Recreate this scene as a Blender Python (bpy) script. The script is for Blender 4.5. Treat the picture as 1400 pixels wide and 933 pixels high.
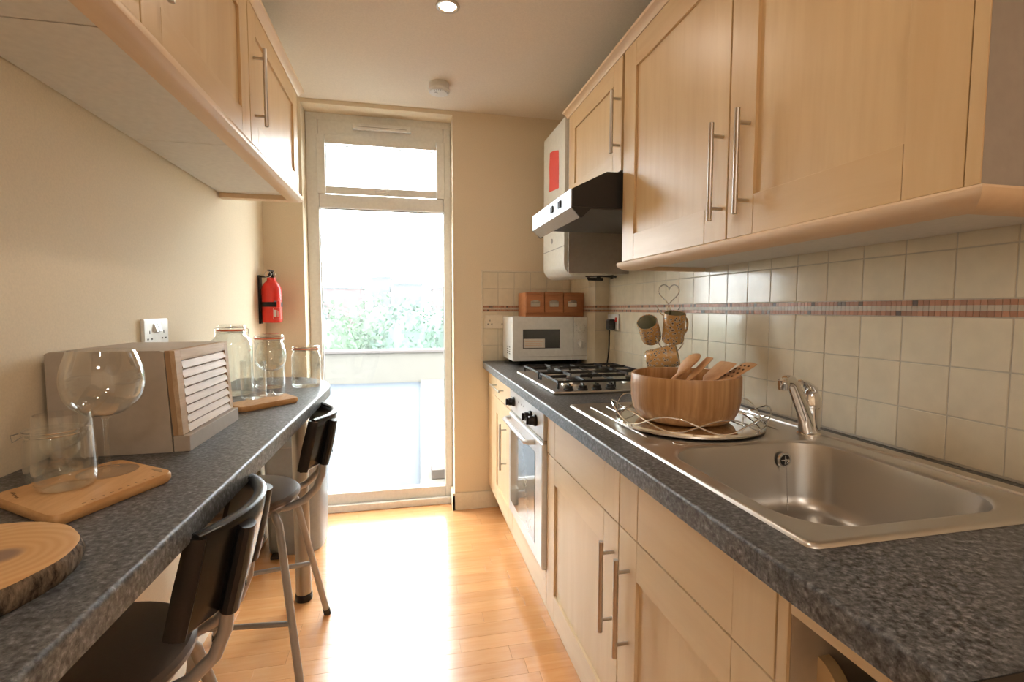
import bpy, bmesh, math, random
from mathutils import Vector, Matrix

for o in list(bpy.data.objects):
    bpy.data.objects.remove(o)
SC = bpy.context.scene
C = SC.collection
RND = random.Random(11)
PI = math.pi
ZC = 1.1993                       # eye height

# ------------------------------------------------------------------ camera
cam_d = bpy.data.cameras.new('camera')
cam_d.sensor_width = 36.0
cam_d.lens = 17.03
cam_d.clip_start = 0.02
cam_d.clip_end = 500
cam = bpy.data.objects.new('camera', cam_d)
C.objects.link(cam)
r_ = Vector((0.97703, -0.21308, 0.00149)).normalized()
f_ = Vector((0.21272, 0.97491, -0.06555)).normalized()
u_ = r_.cross(f_).normalized()
r_ = f_.cross(u_)
cam.matrix_world = Matrix(((r_.x, u_.x, -f_.x, 0), (r_.y, u_.y, -f_.y, 0), (r_.z, u_.z, -f_.z, ZC), (0, 0, 0, 1)))
SC.camera = cam

# ------------------------------------------------------------------ sky
world = bpy.data.worlds.new('overcast_sky')
SC.world = world
world.use_nodes = True
bg = world.node_tree.nodes['Background']
bg.inputs['Color'].default_value = (0.93, 0.975, 1.0, 1)
bg.inputs['Strength'].default_value = 12.0

# ------------------------------------------------------------------ view
SC.view_settings.view_transform = 'Standard'
SC.view_settings.look = 'None'
SC.view_settings.gamma = 1.0
SC.view_settings.use_curve_mapping = False
SC.view_settings.exposure = 0.35
LAMP_W = 2.0                      # each ceiling downlight
FILL_W = 10.5                    # the added, unseen fill lamp behind the viewer
SC.cycles.use_denoising = True
SC.cycles.max_bounces = 12
SC.cycles.transparent_max_bounces = 32
SC.cycles.sample_clamp_indirect = 6.0

# ------------------------------------------------------------------ materials
def nt(name):
    m = bpy.data.materials.new(name)
    m.use_nodes = True
    t = m.node_tree
    return m, t, t.nodes['Principled BSDF']

def N(t, kind, **kw):
    n = t.nodes.new(kind)
    for k, v in kw.items():
        if k in n.inputs:
            n.inputs[k].default_value = v
        else:
            setattr(n, k, v)
    return n

def col(c):
    return (c[0], c[1], c[2], 1)

def plain(name, c, rough=0.5, metal=0.0, spec=0.5, bump=0.0, bscale=60, coat=0.0):
    m, t, b = nt(name)
    b.inputs['Base Color'].default_value = col(c)
    b.inputs['Roughness'].default_value = rough
    b.inputs['Metallic'].default_value = metal
    b.inputs['Specular IOR Level'].default_value = spec
    b.inputs['Coat Weight'].default_value = coat
    tc = N(t, 'ShaderNodeTexCoord')
    no = N(t, 'ShaderNodeTexNoise', Scale=bscale, Detail=3.0)
    t.links.new(tc.outputs['Object'], no.inputs['Vector'])
    mx = N(t, 'ShaderNodeMix', data_type='RGBA')
    mx.inputs[0].default_value = 0.5
    rp = N(t, 'ShaderNodeValToRGB')
    rp.color_ramp.elements[0].position = 0.3
    rp.color_ramp.elements[1].position = 0.7
    rp.color_ramp.elements[0].color = col([x * 0.96 for x in c])
    rp.color_ramp.elements[1].color = col([min(1, x * 1.04) for x in c])
    t.links.new(no.outputs['Fac'], rp.inputs['Fac'])
    t.links.new(rp.outputs['Color'], b.inputs['Base Color'])
    if bump:
        bp = N(t, 'ShaderNodeBump', Strength=bump, Distance=0.002)
        t.links.new(no.outputs['Fac'], bp.inputs['Height'])
        t.links.new(bp.outputs['Normal'], b.inputs['Normal'])
    return m

def wood(name, c1, c2, c3, scale, rough=0.4, rnd=0.0, spec=0.5, fine=4.0, coat=0.0):
    """grain drawn out along the axis whose scale is small"""
    m, t, b = nt(name)
    tc = N(t, 'ShaderNodeTexCoord')
    oi = N(t, 'ShaderNodeObjectInfo')
    vm = N(t, 'ShaderNodeVectorMath', operation='SCALE')
    cx = N(t, 'ShaderNodeCombineXYZ', X=17.0, Y=31.0, Z=23.0)
    t.links.new(cx.outputs[0], vm.inputs[0])
    t.links.new(oi.outputs['Random'], vm.inputs['Scale'])
    ad = N(t, 'ShaderNodeVectorMath', operation='ADD')
    t.links.new(tc.outputs['Object'], ad.inputs[0])
    t.links.new(vm.outputs[0], ad.inputs[1])
    mp = N(t, 'ShaderNodeMapping')
    mp.inputs['Scale'].default_value = scale
    t.links.new(ad.outputs[0], mp.inputs['Vector'])
    n1 = N(t, 'ShaderNodeTexNoise', Scale=1.0, Detail=4.0, Distortion=0.6)
    n2 = N(t, 'ShaderNodeTexNoise', Scale=fine, Detail=5.0, Roughness=0.6)
    for n in (n1, n2):
        t.links.new(mp.outputs[0], n.inputs['Vector'])
    rp = N(t, 'ShaderNodeValToRGB')
    e = rp.color_ramp.elements
    e[0].position, e[1].position = 0.32, 0.7
    e[0].color, e[1].color = col(c1), col(c2)
    t.links.new(n1.outputs['Fac'], rp.inputs['Fac'])
    mx = N(t, 'ShaderNodeMix', data_type='RGBA')
    mr = N(t, 'ShaderNodeMapRange')
    mr.inputs['From Min'].default_value = 0.45
    mr.inputs['From Max'].default_value = 0.75
    mr.inputs['To Max'].default_value = 0.55
    t.links.new(n2.outputs['Fac'], mr.inputs['Value'])
    t.links.new(mr.outputs[0], mx.inputs[0])
    t.links.new(rp.outputs['Color'], mx.inputs[6])
    mx.inputs[7].default_value = col(c3)
    out = mx.outputs[2]
    if rnd:
        hs = N(t, 'ShaderNodeHueSaturation')
        m2 = N(t, 'ShaderNodeMapRange')
        m2.inputs['To Min'].default_value = 1 - rnd
        m2.inputs['To Max'].default_value = 1 + rnd
        t.links.new(oi.outputs['Random'], m2.inputs['Value'])
        t.links.new(m2.outputs[0], hs.inputs['Value'])
        t.links.new(out, hs.inputs['Color'])
        out = hs.outputs['Color']
    t.links.new(out, b.inputs['Base Color'])
    b.inputs['Roughness'].default_value = rough
    b.inputs['Specular IOR Level'].default_value = spec
    b.inputs['Coat Weight'].default_value = coat
    b.inputs['Coat Roughness'].default_value = 0.21
    b.inputs['Coat IOR'].default_value = 1.6
    return m

def brushed(name, c, rough, scale, aniso=0.0):
    m, t, b = nt(name)
    b.inputs['Base Color'].default_value = col(c)
    b.inputs['Metallic'].default_value = 1.0
    tc = N(t, 'ShaderNodeTexCoord')
    mp = N(t, 'ShaderNodeMapping')
    mp.inputs['Scale'].default_value = scale
    no = N(t, 'ShaderNodeTexNoise', Scale=1.0, Detail=4.0)
    t.links.new(tc.outputs['Object'], mp.inputs['Vector'])
    t.links.new(mp.outputs[0], no.inputs['Vector'])
    mr = N(t, 'ShaderNodeMapRange')
    mr.inputs['To Min'].default_value = rough * 0.93
    mr.inputs['To Max'].default_value = rough * 1.08
    t.links.new(no.outputs['Fac'], mr.inputs['Value'])
    t.links.new(mr.outputs[0], b.inputs['Roughness'])
    return m

def stone(name):
    """charcoal speckled laminate"""
    m, t, b = nt(name)
    tc = N(t, 'ShaderNodeTexCoord')
    mp = N(t, 'ShaderNodeMapping')
    mp.inputs['Scale'].default_value = (0.95, 1.0, 1.0)
    mp.inputs['Rotation'].default_value = (0, 0, 0.35)
    t.links.new(tc.outputs['Object'], mp.inputs['Vector'])
    n1 = N(t, 'ShaderNodeTexNoise', Scale=130.0, Detail=6.0, Roughness=0.66, Distortion=0.25)
    n2 = N(t, 'ShaderNodeTexNoise', Scale=45.0, Detail=4.0, Roughness=0.6, Distortion=0.6)
    n3 = N(t, 'ShaderNodeTexNoise', Scale=95.0, Detail=4.0, Roughness=0.6, Distortion=0.6)
    for n in (n1, n2, n3):
        t.links.new(mp.outputs[0], n.inputs['Vector'])
    rp = N(t, 'ShaderNodeValToRGB')
    e = rp.color_ramp.elements
    e[0].position, e[0].color = 0.36, (0.012, 0.012, 0.014, 1)
    e[1].position, e[1].color = 0.70, (0.29, 0.30, 0.31, 1)
    k = e.new(0.47); k.color = (0.072, 0.074, 0.077, 1)
    k = e.new(0.57); k.color = (0.138, 0.141, 0.145, 1)
    t.links.new(n1.outputs['Fac'], rp.inputs['Fac'])
    rp2 = N(t, 'ShaderNodeValToRGB')
    e = rp2.color_ramp.elements
    e[0].position, e[0].color = 0.35, (0.72, 0.72, 0.73, 1)
    e[1].position, e[1].color = 0.68, (1.25, 1.23, 1.2, 1)
    t.links.new(n2.outputs['Fac'], rp2.inputs['Fac'])
    mx = N(t, 'ShaderNodeMix', data_type='RGBA', blend_type='MULTIPLY')
    mx.inputs[0].default_value = 1.0
    t.links.new(rp.outputs['Color'], mx.inputs[6])
    t.links.new(rp2.outputs['Color'], mx.inputs[7])
    rp3 = N(t, 'ShaderNodeValToRGB')
    e = rp3.color_ramp.elements
    e[0].position, e[0].color = 0.63, (0, 0, 0, 1)
    e[1].position, e[1].color = 0.76, (0.6, 0.6, 0.6, 1)
    t.links.new(n3.outputs['Fac'], rp3.inputs['Fac'])
    m2 = N(t, 'ShaderNodeMix', data_type='RGBA')
    t.links.new(rp3.outputs['Color'], m2.inputs[0])
    t.links.new(mx.outputs[2], m2.inputs[6])
    m2.inputs[7].default_value = (0.27, 0.275, 0.28, 1)
    t.links.new(m2.outputs[2], b.inputs['Base Color'])
    b.inputs['Roughness'].default_value = 0.40
    b.inputs['Specular IOR Level'].default_value = 0.7
    bp = N(t, 'ShaderNodeBump', Strength=0.12, Distance=0.001)
    t.links.new(n1.outputs['Fac'], bp.inputs['Height'])
    t.links.new(bp.outputs['Normal'], b.inputs['Normal'])
    return m

def clear_glass(name, tint=(0.985, 0.992, 0.99), power=2.4, base=0.05, top=0.9):
    m = bpy.data.materials.new(name)
    m.use_nodes = True
    t = m.node_tree
    for n in list(t.nodes):
        t.nodes.remove(n)
    out = N(t, 'ShaderNodeOutputMaterial')
    tr = N(t, 'ShaderNodeBsdfTransparent', Color=col(tint))
    gl = N(t, 'ShaderNodeBsdfGlossy', Color=(1, 1, 1, 1), Roughness=0.02)
    lw = N(t, 'ShaderNodeLayerWeight', Blend=0.5)
    pw = N(t, 'ShaderNodeMath', operation='POWER')
    pw.inputs[1].default_value = power
    t.links.new(lw.outputs['Facing'], pw.inputs[0])
    mr = N(t, 'ShaderNodeMapRange')
    mr.inputs['To Min'].default_value = base
    mr.inputs['To Max'].default_value = top
    t.links.new(pw.outputs[0], mr.inputs['Value'])
    mx = N(t, 'ShaderNodeMixShader')
    t.links.new(mr.outputs[0], mx.inputs[0])
    t.links.new(tr.outputs[0], mx.inputs[1])
    t.links.new(gl.outputs[0], mx.inputs[2])
    t.links.new(mx.outputs[0], out.inputs[0])
    return m

def emit(name, c, s):
    m, t, b = nt(name)
    b.inputs['Base Color'].default_value = col(c)
    b.inputs['Emission Color'].default_value = col(c)
    b.inputs['Emission Strength'].default_value = s
    return m

def vcol(name, rough=0.4):
    m, t, b = nt(name)
    a = N(t, 'ShaderNodeAttribute', attribute_name='piece')
    t.links.new(a.outputs['Color'], b.inputs['Base Color'])
    b.inputs['Roughness'].default_value = rough
    return m

def rings(name, c1, c2, cdark):
    """end grain of a log slice, rings about the object's own axis"""
    m, t, b = nt(name)
    tc = N(t, 'ShaderNodeTexCoord')
    mpo = N(t, 'ShaderNodeMapping')
    mpo.inputs['Location'].default_value = (-.052, -.014, -.0308)
    t.links.new(tc.outputs['Object'], mpo.inputs['Vector'])
    n0 = N(t, 'ShaderNodeTexNoise', Scale=6.0, Detail=2.0)
    t.links.new(tc.outputs['Object'], n0.inputs['Vector'])
    mxv = N(t, 'ShaderNodeMix', data_type='VECTOR')
    mxv.inputs[0].default_value = 0.02
    t.links.new(mpo.outputs[0], mxv.inputs[4])
    t.links.new(n0.outputs['Color'], mxv.inputs[5])
    wv = N(t, 'ShaderNodeTexWave', wave_type='RINGS', rings_direction='Z', Scale=26.0, Distortion=1.5, Detail=3.0)
    t.links.new(mxv.outputs[1], wv.inputs['Vector'])
    rp = N(t, 'ShaderNodeValToRGB')
    rp.color_ramp.elements[0].color = col(c1)
    rp.color_ramp.elements[1].color = col(c2)
    t.links.new(wv.outputs['Color'], rp.inputs['Fac'])
    ln = N(t, 'ShaderNodeVectorMath', operation='LENGTH')
    t.links.new(mpo.outputs[0], ln.inputs[0])
    r2 = N(t, 'ShaderNodeValToRGB')
    r2.color_ramp.elements[0].position, r2.color_ramp.elements[0].color = 0.014, (1, 1, 1, 1)
    r2.color_ramp.elements[1].position, r2.color_ramp.elements[1].color = 0.024, (0, 0, 0, 1)
    t.links.new(ln.outputs['Value'], r2.inputs['Fac'])
    mx = N(t, 'ShaderNodeMix', data_type='RGBA')
    t.links.new(r2.outputs['Color'], mx.inputs[0])
    t.links.new(rp.outputs['Color'], mx.inputs[6])
    mx.inputs[7].default_value = col(cdark)
    t.links.new(mx.outputs[2], b.inputs['Base Color'])
    b.inputs['Roughness'].default_value = 0.45
    return m

def mug_pattern(name):
    m, t, b = nt(name)
    tc = N(t, 'ShaderNodeTexCoord')
    vo = N(t, 'ShaderNodeTexVoronoi', Scale=95.0)
    t.links.new(tc.outputs['Object'], vo.inputs['Vector'])
    rp = N(t, 'ShaderNodeValToRGB')
    e = rp.color_ramp.elements
    e[0].position, e[0].color = 0.20, (0.13, 0.10, 0.08, 1)
    e[1].position, e[1].color = 0.50, (0.62, 0.37, 0.15, 1)
    k = e.new(0.34); k.color = (0.66, 0.58, 0.46, 1)
    t.links.new(vo.outputs['Distance'], rp.inputs['Fac'])
    t.links.new(rp.outputs['Color'], b.inputs['Base Color'])
    b.inputs['Roughness'].default_value = 0.25
    return m

def bark_mat(name):
    m, t, b = nt(name)
    tc = N(t, 'ShaderNodeTexCoord')
    mp = N(t, 'ShaderNodeMapping')
    mp.inputs['Scale'].default_value = (60, 60, 18)
    t.links.new(tc.outputs['Object'], mp.inputs['Vector'])
    no = N(t, 'ShaderNodeTexNoise', Scale=1.5, Detail=5.0, Roughness=0.7)
    t.links.new(mp.outputs[0], no.inputs['Vector'])
    rp = N(t, 'ShaderNodeValToRGB')
    e = rp.color_ramp.elements
    e[0].position, e[0].color = 0.36, (0.035, 0.022, 0.014, 1)
    e[1].position, e[1].color = 0.68, (0.34, 0.25, 0.17, 1)
    t.links.new(no.outputs['Fac'], rp.inputs['Fac'])
    t.links.new(rp.outputs['Color'], b.inputs['Base Color'])
    b.inputs['Roughness'].default_value = 0.9
    bp = N(t, 'ShaderNodeBump', Strength=0.9, Distance=0.004)
    t.links.new(no.outputs['Fac'], bp.inputs['Height'])
    t.links.new(bp.outputs['Normal'], b.inputs['Normal'])
    return m

M = {}
M['paint'] = plain('wall_paint', (0.82, 0.705, 0.535), 0.85, spec=0.2, bump=0.05, bscale=220)
M['ceiling'] = plain('ceiling_paint', (0.84, 0.765, 0.66), 0.9, spec=0.2, bump=0.04, bscale=180)
M['skirt'] = plain('skirting_gloss', (0.80, 0.72, 0.58), 0.4)
M['upvc'] = plain('window_plastic', (0.86, 0.855, 0.82), 0.35)
BE = ((0.65, 0.44, 0.225), (0.73, 0.53, 0.295), (0.61, 0.395, 0.195))
M['beech_v'] = wood('beech_vertical', *BE, (9, 9, 0.9), 0.36, 0.025)
M['beech_h'] = wood('beech_horizontal', *BE, (9, 0.9, 9), 0.36, 0.03)
BP = ((0.74, 0.565, 0.345), (0.82, 0.655, 0.43), (0.70, 0.515, 0.30))  # same beech as BE, lightened to paint in daylight and floor bounce
M['base_v'] = wood('daylit_beech_vertical', *BP, (9, 9, 0.9), 0.36, 0.025)
M['base_h'] = wood('daylit_beech_horizontal', *BP, (9, 0.9, 9), 0.36, 0.03)
M['moulding'] = wood('beech_moulding', (0.74, 0.53, 0.33), (0.80, 0.60, 0.40), (0.70, 0.48, 0.29), (12, 0.8, 12), 0.38, 0.02)
M['board_white'] = plain('white_board', (0.78, 0.75, 0.69), 0.5)
M['lining'] = plain('taupe_lining', (0.52, 0.45, 0.38), 0.5)
M['board_grey'] = plain('taupe_board', (0.38, 0.33, 0.28), 0.55)
M['floor'] = wood('beech_laminate', (0.74, 0.355, 0.135), (0.80, 0.43, 0.19), (0.68, 0.30, 0.105), (2.2, 26, 26), 0.2, 0.07, 0.8, 3.0, 1.0)
M['floor_joint'] = plain('floor_joint', (0.55, 0.26, 0.10), 0.4)
M['stone'] = stone('charcoal_laminate')
M['tile'] = plain('cream_tile', (0.78, 0.69, 0.53), 0.16, spec=0.5, bump=0.03, bscale=25)
M['grout'] = plain('pale_grout', (0.60, 0.545, 0.45), 0.9)
M['mosaic'] = vcol('mosaic_border', 0.35)
M['steel'] = brushed('brushed_steel', (0.66, 0.63, 0.59), 0.33, (60, 6, 6))
M['fascia'] = brushed('hood_fascia_steel', (0.46, 0.48, 0.52), 0.42, (6, 60, 6))
M['steel_bowl'] = brushed('satin_steel', (0.56, 0.54, 0.51), 0.34, (40, 40, 8))
M['nickel'] = plain('satin_nickel', (0.56, 0.52, 0.47), 0.3, 1.0)
M['chrome'] = plain('chrome', (0.82, 0.82, 0.82), 0.07, 1.0)
M['mirror'] = plain('mirror_glass', (0.84, 0.84, 0.83), 0.02, 1.0)
M['grey_tube'] = plain('grey_metal_tube', (0.40, 0.38, 0.36), 0.4, 0.5)
M['leg_steel'] = brushed('table_leg_steel', (0.34, 0.31, 0.275), 0.36, (10, 10, 200))
M['black'] = plain('black_plastic', (0.012, 0.011, 0.011), 0.38, spec=0.4)
M['black_gloss'] = plain('gloss_black', (0.012, 0.011, 0.011), 0.27, spec=0.4)
M['black_iron'] = plain('black_enamel', (0.016, 0.015, 0.014), 0.42, bump=0.1, bscale=300)
M['hood_black'] = plain('hood_black', (0.012, 0.011, 0.010), 0.5)
M['seat'] = plain('brown_vinyl', (0.14, 0.105, 0.085), 0.38, bump=0.08, bscale=300)
M['white'] = plain('white_plastic', (0.82, 0.82, 0.80), 0.3)
M['enamel'] = plain('white_enamel', (0.84, 0.85, 0.86), 0.18)
M['socket'] = plain('socket_white', (0.84, 0.83, 0.81), 0.28)
M['boiler'] = plain('boiler_white', (0.80, 0.78, 0.70), 0.32)
M['red'] = plain('red_enamel', (0.70, 0.030, 0.018), 0.28)
M['notice'] = plain('red_notice_paper', (0.78, 0.06, 0.03), 0.6)
M['slot'] = plain('dark_slot', (0.02, 0.02, 0.02), 0.6)
M['filter'] = plain('filter_mesh', (0.12, 0.108, 0.095), 0.6, 0.2, bump=0.8, bscale=420)
M['visor'] = plain('grey_visor', (0.42, 0.40, 0.36), 0.25)
M['oven_glass'] = plain('oven_door_glass', (0.16, 0.17, 0.165), 0.05, spec=0.9)
M['mw_glass'] = plain('microwave_window', (0.075, 0.077, 0.075), 0.1, spec=0.6)
M['label_paper'] = plain('label_paper', (0.80, 0.74, 0.66), 0.6)
M['label_ink'] = plain('orange_ink', (0.75, 0.36, 0.16), 0.6)
M['grey_ink'] = plain('grey_ink', (0.40, 0.38, 0.36), 0.6)
M['bin_body'] = plain('grey_bin_plastic', (0.30, 0.32, 0.345), 0.32)
M['bin_lid'] = plain('grey_bin_lid', (0.36, 0.38, 0.40), 0.3)
M['bread_tin'] = plain('stone_enamel', (0.45, 0.385, 0.32), 0.42)
M['oak'] = wood('pale_oak', (0.50, 0.34, 0.205), (0.66, 0.48, 0.31), (0.42, 0.27, 0.15), (40, 3.0, 40), 0.5, 0.05)
M['oak_side'] = wood('oak_end', (0.36, 0.22, 0.115), (0.44, 0.28, 0.15), (0.30, 0.18, 0.09), (40, 40, 4), 0.5)
M['board'] = wood('acacia_board', (0.58, 0.30, 0.115), (0.70, 0.41, 0.18), (0.50, 0.24, 0.085), (30, 4, 30), 0.42, 0.05)
M['slice'] = rings('log_end_grain', (0.60, 0.315, 0.115), (0.655, 0.375, 0.155), (0.26, 0.15, 0.095))
M['bark'] = bark_mat('tree_bark')
M['bamboo'] = wood('bamboo_strips', (0.36, 0.175, 0.065), (0.62, 0.36, 0.16), (0.40, 0.19, 0.07), (62, 62, 1.5), 0.38, fine=1.7)
M['spoon'] = wood('spoon_wood', (0.55, 0.30, 0.14), (0.64, 0.37, 0.18), (0.50, 0.26, 0.12), (5, 40, 40), 0.5, 0.06)
M['cherry'] = wood('cherry_drawers', (0.42, 0.155, 0.055), (0.54, 0.225, 0.085), (0.36, 0.12, 0.04), (4, 60, 50), 0.42)
M['mug'] = mug_pattern('patterned_mug')
M['mug_in'] = plain('sage_glaze', (0.52, 0.53, 0.40), 0.25)
M['glass'] = clear_glass('drinking_glass')
M['jar_glass'] = clear_glass('jar_glass', (0.96, 0.975, 0.97), 2.0, 0.08, 0.9)
M['pane'] = clear_glass('window_glass', (0.97, 0.985, 0.98), 4.0, 0.02, 0.5)
M['seal'] = plain('orange_rubber_seal', (0.80, 0.14, 0.045), 0.5)
M['ink'] = plain('burnt_mark', (0.10, 0.05, 0.025), 0.7)
M['paving'] = plain('blue_grey_paving', (0.060, 0.070, 0.084), 0.9, bscale=4)
M['render'] = plain('pale_render', (0.132, 0.122, 0.105), 0.95, bscale=6)
M['coping'] = plain('coping_stone', (0.10, 0.085, 0.08), 0.95)
M['field'] = plain('grass_slope', (0.09, 0.14, 0.07), 0.95, bscale=2)
M['leaf_a'] = plain('leaf_green', (0.062, 0.112, 0.056), 0.7, bscale=9)
M['leaf_b'] = plain('leaf_blue_green', (0.054, 0.100, 0.068), 0.7, bscale=9)
M['trunk'] = plain('tree_trunk', (0.12, 0.09, 0.06), 0.9)
M['brick_pink'] = plain('far_brick', (0.070, 0.040, 0.042), 0.9)
M['gauge'] = plain('grey_gauge', (0.31, 0.33, 0.35), 0.6)
M['far_grey'] = plain('far_concrete', (0.058, 0.066, 0.074), 0.9)
M['far_window'] = plain('far_window', (0.05, 0.056, 0.066), 0.4)
hm = bpy.data.materials.new('washout_scatter'); hm.use_nodes = True
for n_ in list(hm.node_tree.nodes):
    hm.node_tree.nodes.remove(n_)
ho_ = N(hm.node_tree, 'ShaderNodeOutputMaterial')
hv_ = N(hm.node_tree, 'ShaderNodeVolumeScatter', Color=(.95, .98, 1, 1), Density=.013)
hm.node_tree.links.new(hv_.outputs[0], ho_.inputs['Volume'])
M['washout'] = hm
M['lamp'] = emit('lamp_glow', (1.0, 0.86, 0.68), 14.0)
M['opal'] = emit('fill_glow', (1.0, 0.88, 0.72), 3.0)

# ------------------------------------------------------------------ mesh building
class MB:
    def __init__(s):
        s.v, s.f, s.c, s.w = [], [], None, False

    def add(s, vs, fs):
        n = len(s.v)
        s.v += [tuple(v) for v in vs]
        s.f += [tuple(i + n for i in f) for f in fs]
        return s

    def box(s, x0, x1, y0, y1, z0, z1):
        return s.add([(x0, y0, z0), (x1, y0, z0), (x1, y1, z0), (x0, y1, z0), (x0, y0, z1), (x1, y0, z1), (x1, y1, z1), (x0, y1, z1)],
                     [(3, 2, 1, 0), (4, 5, 6, 7), (0, 1, 5, 4), (1, 2, 6, 5), (2, 3, 7, 6), (3, 0, 4, 7)])

    def rbox(s, x0, x1, y0, y1, z0, z1, r=0.004, seg=2):
        s.w = True
        bm = bmesh.new()
        bmesh.ops.create_cube(bm, size=1.0)
        for v in bm.verts:
            v.co = Vector(((x0 + x1) / 2 + v.co.x * (x1 - x0), (y0 + y1) / 2 + v.co.y * (y1 - y0), (z0 + z1) / 2 + v.co.z * (z1 - z0)))
        bmesh.ops.bevel(bm, geom=list(bm.edges), offset=r, segments=seg, affect='EDGES', profile=0.5)
        bm.verts.index_update()
        s.add([v.co[:] for v in bm.verts], [[v.index for v in f.verts] for f in bm.faces])
        bm.free()
        return s

    def prism(s, poly, axis, a, b):
        def p(q, t):
            return {'x': (t, q[0], q[1]), 'y': (q[0], t, q[1]), 'z': (q[0], q[1], t)}[axis]
        n = len(poly)
        return s.add([p(q, a) for q in poly] + [p(q, b) for q in poly],
                     [tuple(range(n)), tuple(range(2 * n - 1, n - 1, -1))] + [(i, (i + 1) % n, n + (i + 1) % n, n + i) for i in range(n)])

    def tube(s, path, r, n=8, closed=False, caps=True, flat=1.0):
        P = [Vector(p) for p in path]
        m = len(P)
        rad = r if isinstance(r, (list, tuple)) else [r] * m
        T = []
        for i in range(m):
            a = P[(i - 1) % m] if (closed or i > 0) else P[i]
            b = P[(i + 1) % m] if (closed or i < m - 1) else P[i]
            T.append((b - a).normalized())
        up = Vector((0, 0, 1)) if abs(T[0].z) < 0.9 else Vector((0, 1, 0))
        u = T[0].cross(up).normalized()
        vs, fs = [], []
        for i in range(m):
            u = (u - T[i] * u.dot(T[i])).normalized()
            w = T[i].cross(u)
            for k in range(n):
                a = 2 * PI * k / n
                vs.append(P[i] + (u * math.cos(a) + w * math.sin(a) * flat) * rad[i])
        for i in range(m if closed else m - 1):
            j = (i + 1) % m
            for k in range(n):
                fs.append((i * n + k, i * n + (k + 1) % n, j * n + (k + 1) % n, j * n + k))
        if caps and not closed:
            fs.append(tuple(range(n - 1, -1, -1)))
            fs.append(tuple((m - 1) * n + k for k in range(n)))
        return s.add(vs, fs)

    def lathe(s, prof, c=(0, 0, 0), n=28, closed=False, M=None):
        """prof: (r, z) up the axis; ends at r=0 are closed to a point"""
        vs, fs, rows = [], [], []
        for r, z in prof:
            if r < 1e-6:
                rows.append([len(vs)])
                vs.append(Vector((0, 0, z)))
            else:
                rows.append(list(range(len(vs), len(vs) + n)))
                vs += [Vector((r * math.cos(2 * PI * k / n), r * math.sin(2 * PI * k / n), z)) for k in range(n)]
        R = list(zip(rows, rows[1:])) + ([(rows[-1], rows[0])] if closed else [])
        for a, b in R:
            for k in range(n):
                l = (k + 1) % n
                if len(a) == 1 and len(b) == 1:
                    continue
                if len(a) == 1:
                    fs.append((a[0], b[l], b[k]))
                elif len(b) == 1:
                    fs.append((a[k], a[l], b[0]))
                else:
                    fs.append((a[k], a[l], b[l], b[k]))
        if M is not None:
            vs = [M @ v for v in vs]
        return s.add([v + Vector(c) for v in vs], fs)

    def loft(s, path, w, t, side, n=10):
        """flat oval sections along a path: width w along side, thickness t"""
        P = [Vector(p) for p in path]
        m = len(P)
        vs, fs = [], []
        sd = Vector(side).normalized()
        for i in range(m):
            T = (P[min(i + 1, m - 1)] - P[max(i - 1, 0)]).normalized()
            a = (sd - T * sd.dot(T)).normalized()
            b = T.cross(a)
            for k in range(n):
                g = 2 * PI * k / n
                vs.append(P[i] + a * math.cos(g) * w[i] / 2 + b * math.sin(g) * t[i] / 2)
        for i in range(m - 1):
            for k in range(n):
                fs.append((i * n + k, i * n + (k + 1) % n, (i + 1) * n + (k + 1) % n, (i + 1) * n + k))
        fs.append(tuple(range(n - 1, -1, -1)))
        fs.append(tuple((m - 1) * n + k for k in range(n)))
        return s.add(vs, fs)

    def move(s, Mx):
        s.v = [tuple(Mx @ Vector(v)) for v in s.v]
        return s

ORG = {}

def link(name, mesh, parent=None, org=None):
    o = bpy.data.objects.new(name, mesh)
    C.objects.link(o)
    if parent:
        o.parent = parent
        ORG[o] = ORG[parent]
    else:
        o.location = org
        ORG[o] = Vector(org)
    return o

def build(name, mb, mat, parent=None, org=None, local=False, angle=32, smooth=True, recalc=True):
    O = Vector((0, 0, 0)) if local else (ORG[parent] if parent else Vector(org if org is not None else (0, 0, 0)))
    me = bpy.data.meshes.new(name)
    me.from_pydata([tuple(Vector(v) - O) for v in mb.v], [], mb.f)
    if recalc:
        bm = bmesh.new()
        bm.from_mesh(me)
        bmesh.ops.recalc_face_normals(bm, faces=bm.faces)
        bm.to_mesh(me)
        bm.free()
    if smooth:
        me.shade_smooth()
        me.set_sharp_from_angle(angle=math.radians(angle))
    me.materials.append(M[mat])
    o = link(name, me, parent, org if org is not None else (0, 0, 0))
    if mb.w and smooth:
        wn = o.modifiers.new('weighted', 'WEIGHTED_NORMAL')
        wn.keep_sharp = True
        wn.weight = 100
    return o

def tag(o, label, cat, group=None, kind=None):
    o['label'] = label
    o['category'] = cat
    if group:
        o['group'] = group
    if kind:
        o['kind'] = kind
    return o

def thing(name, loc, label, cat, group=None, rz=0.0):
    o = bpy.data.objects.new(name, None)
    C.objects.link(o)
    o.empty_display_size = 0.05
    o.location = loc
    o.rotation_euler = (0, 0, rz)
    ORG[o] = Vector(loc)
    return tag(o, label, cat, group)

def solo(name, mb, mat, label, cat, group=None, **kw):
    xs = [v[0] for v in mb.v]; ys = [v[1] for v in mb.v]; zs = [v[2] for v in mb.v]
    o = build(name, mb, mat, None, ((min(xs) + max(xs)) / 2, (min(ys) + max(ys)) / 2, min(zs)), **kw)
    return tag(o, label, cat, group)

def struct(name, mb, mat, label, parent=None, **kw):
    o = build(name, mb, mat, parent, None if parent else (0, 0, 0), **kw)
    if not parent:
        o['kind'] = 'structure'
        o['label'] = label
    return o

def dup(src, parent):
    o = src.copy()
    C.objects.link(o)
    o.parent = parent
    ORG[o] = ORG[parent]
    return o

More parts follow.
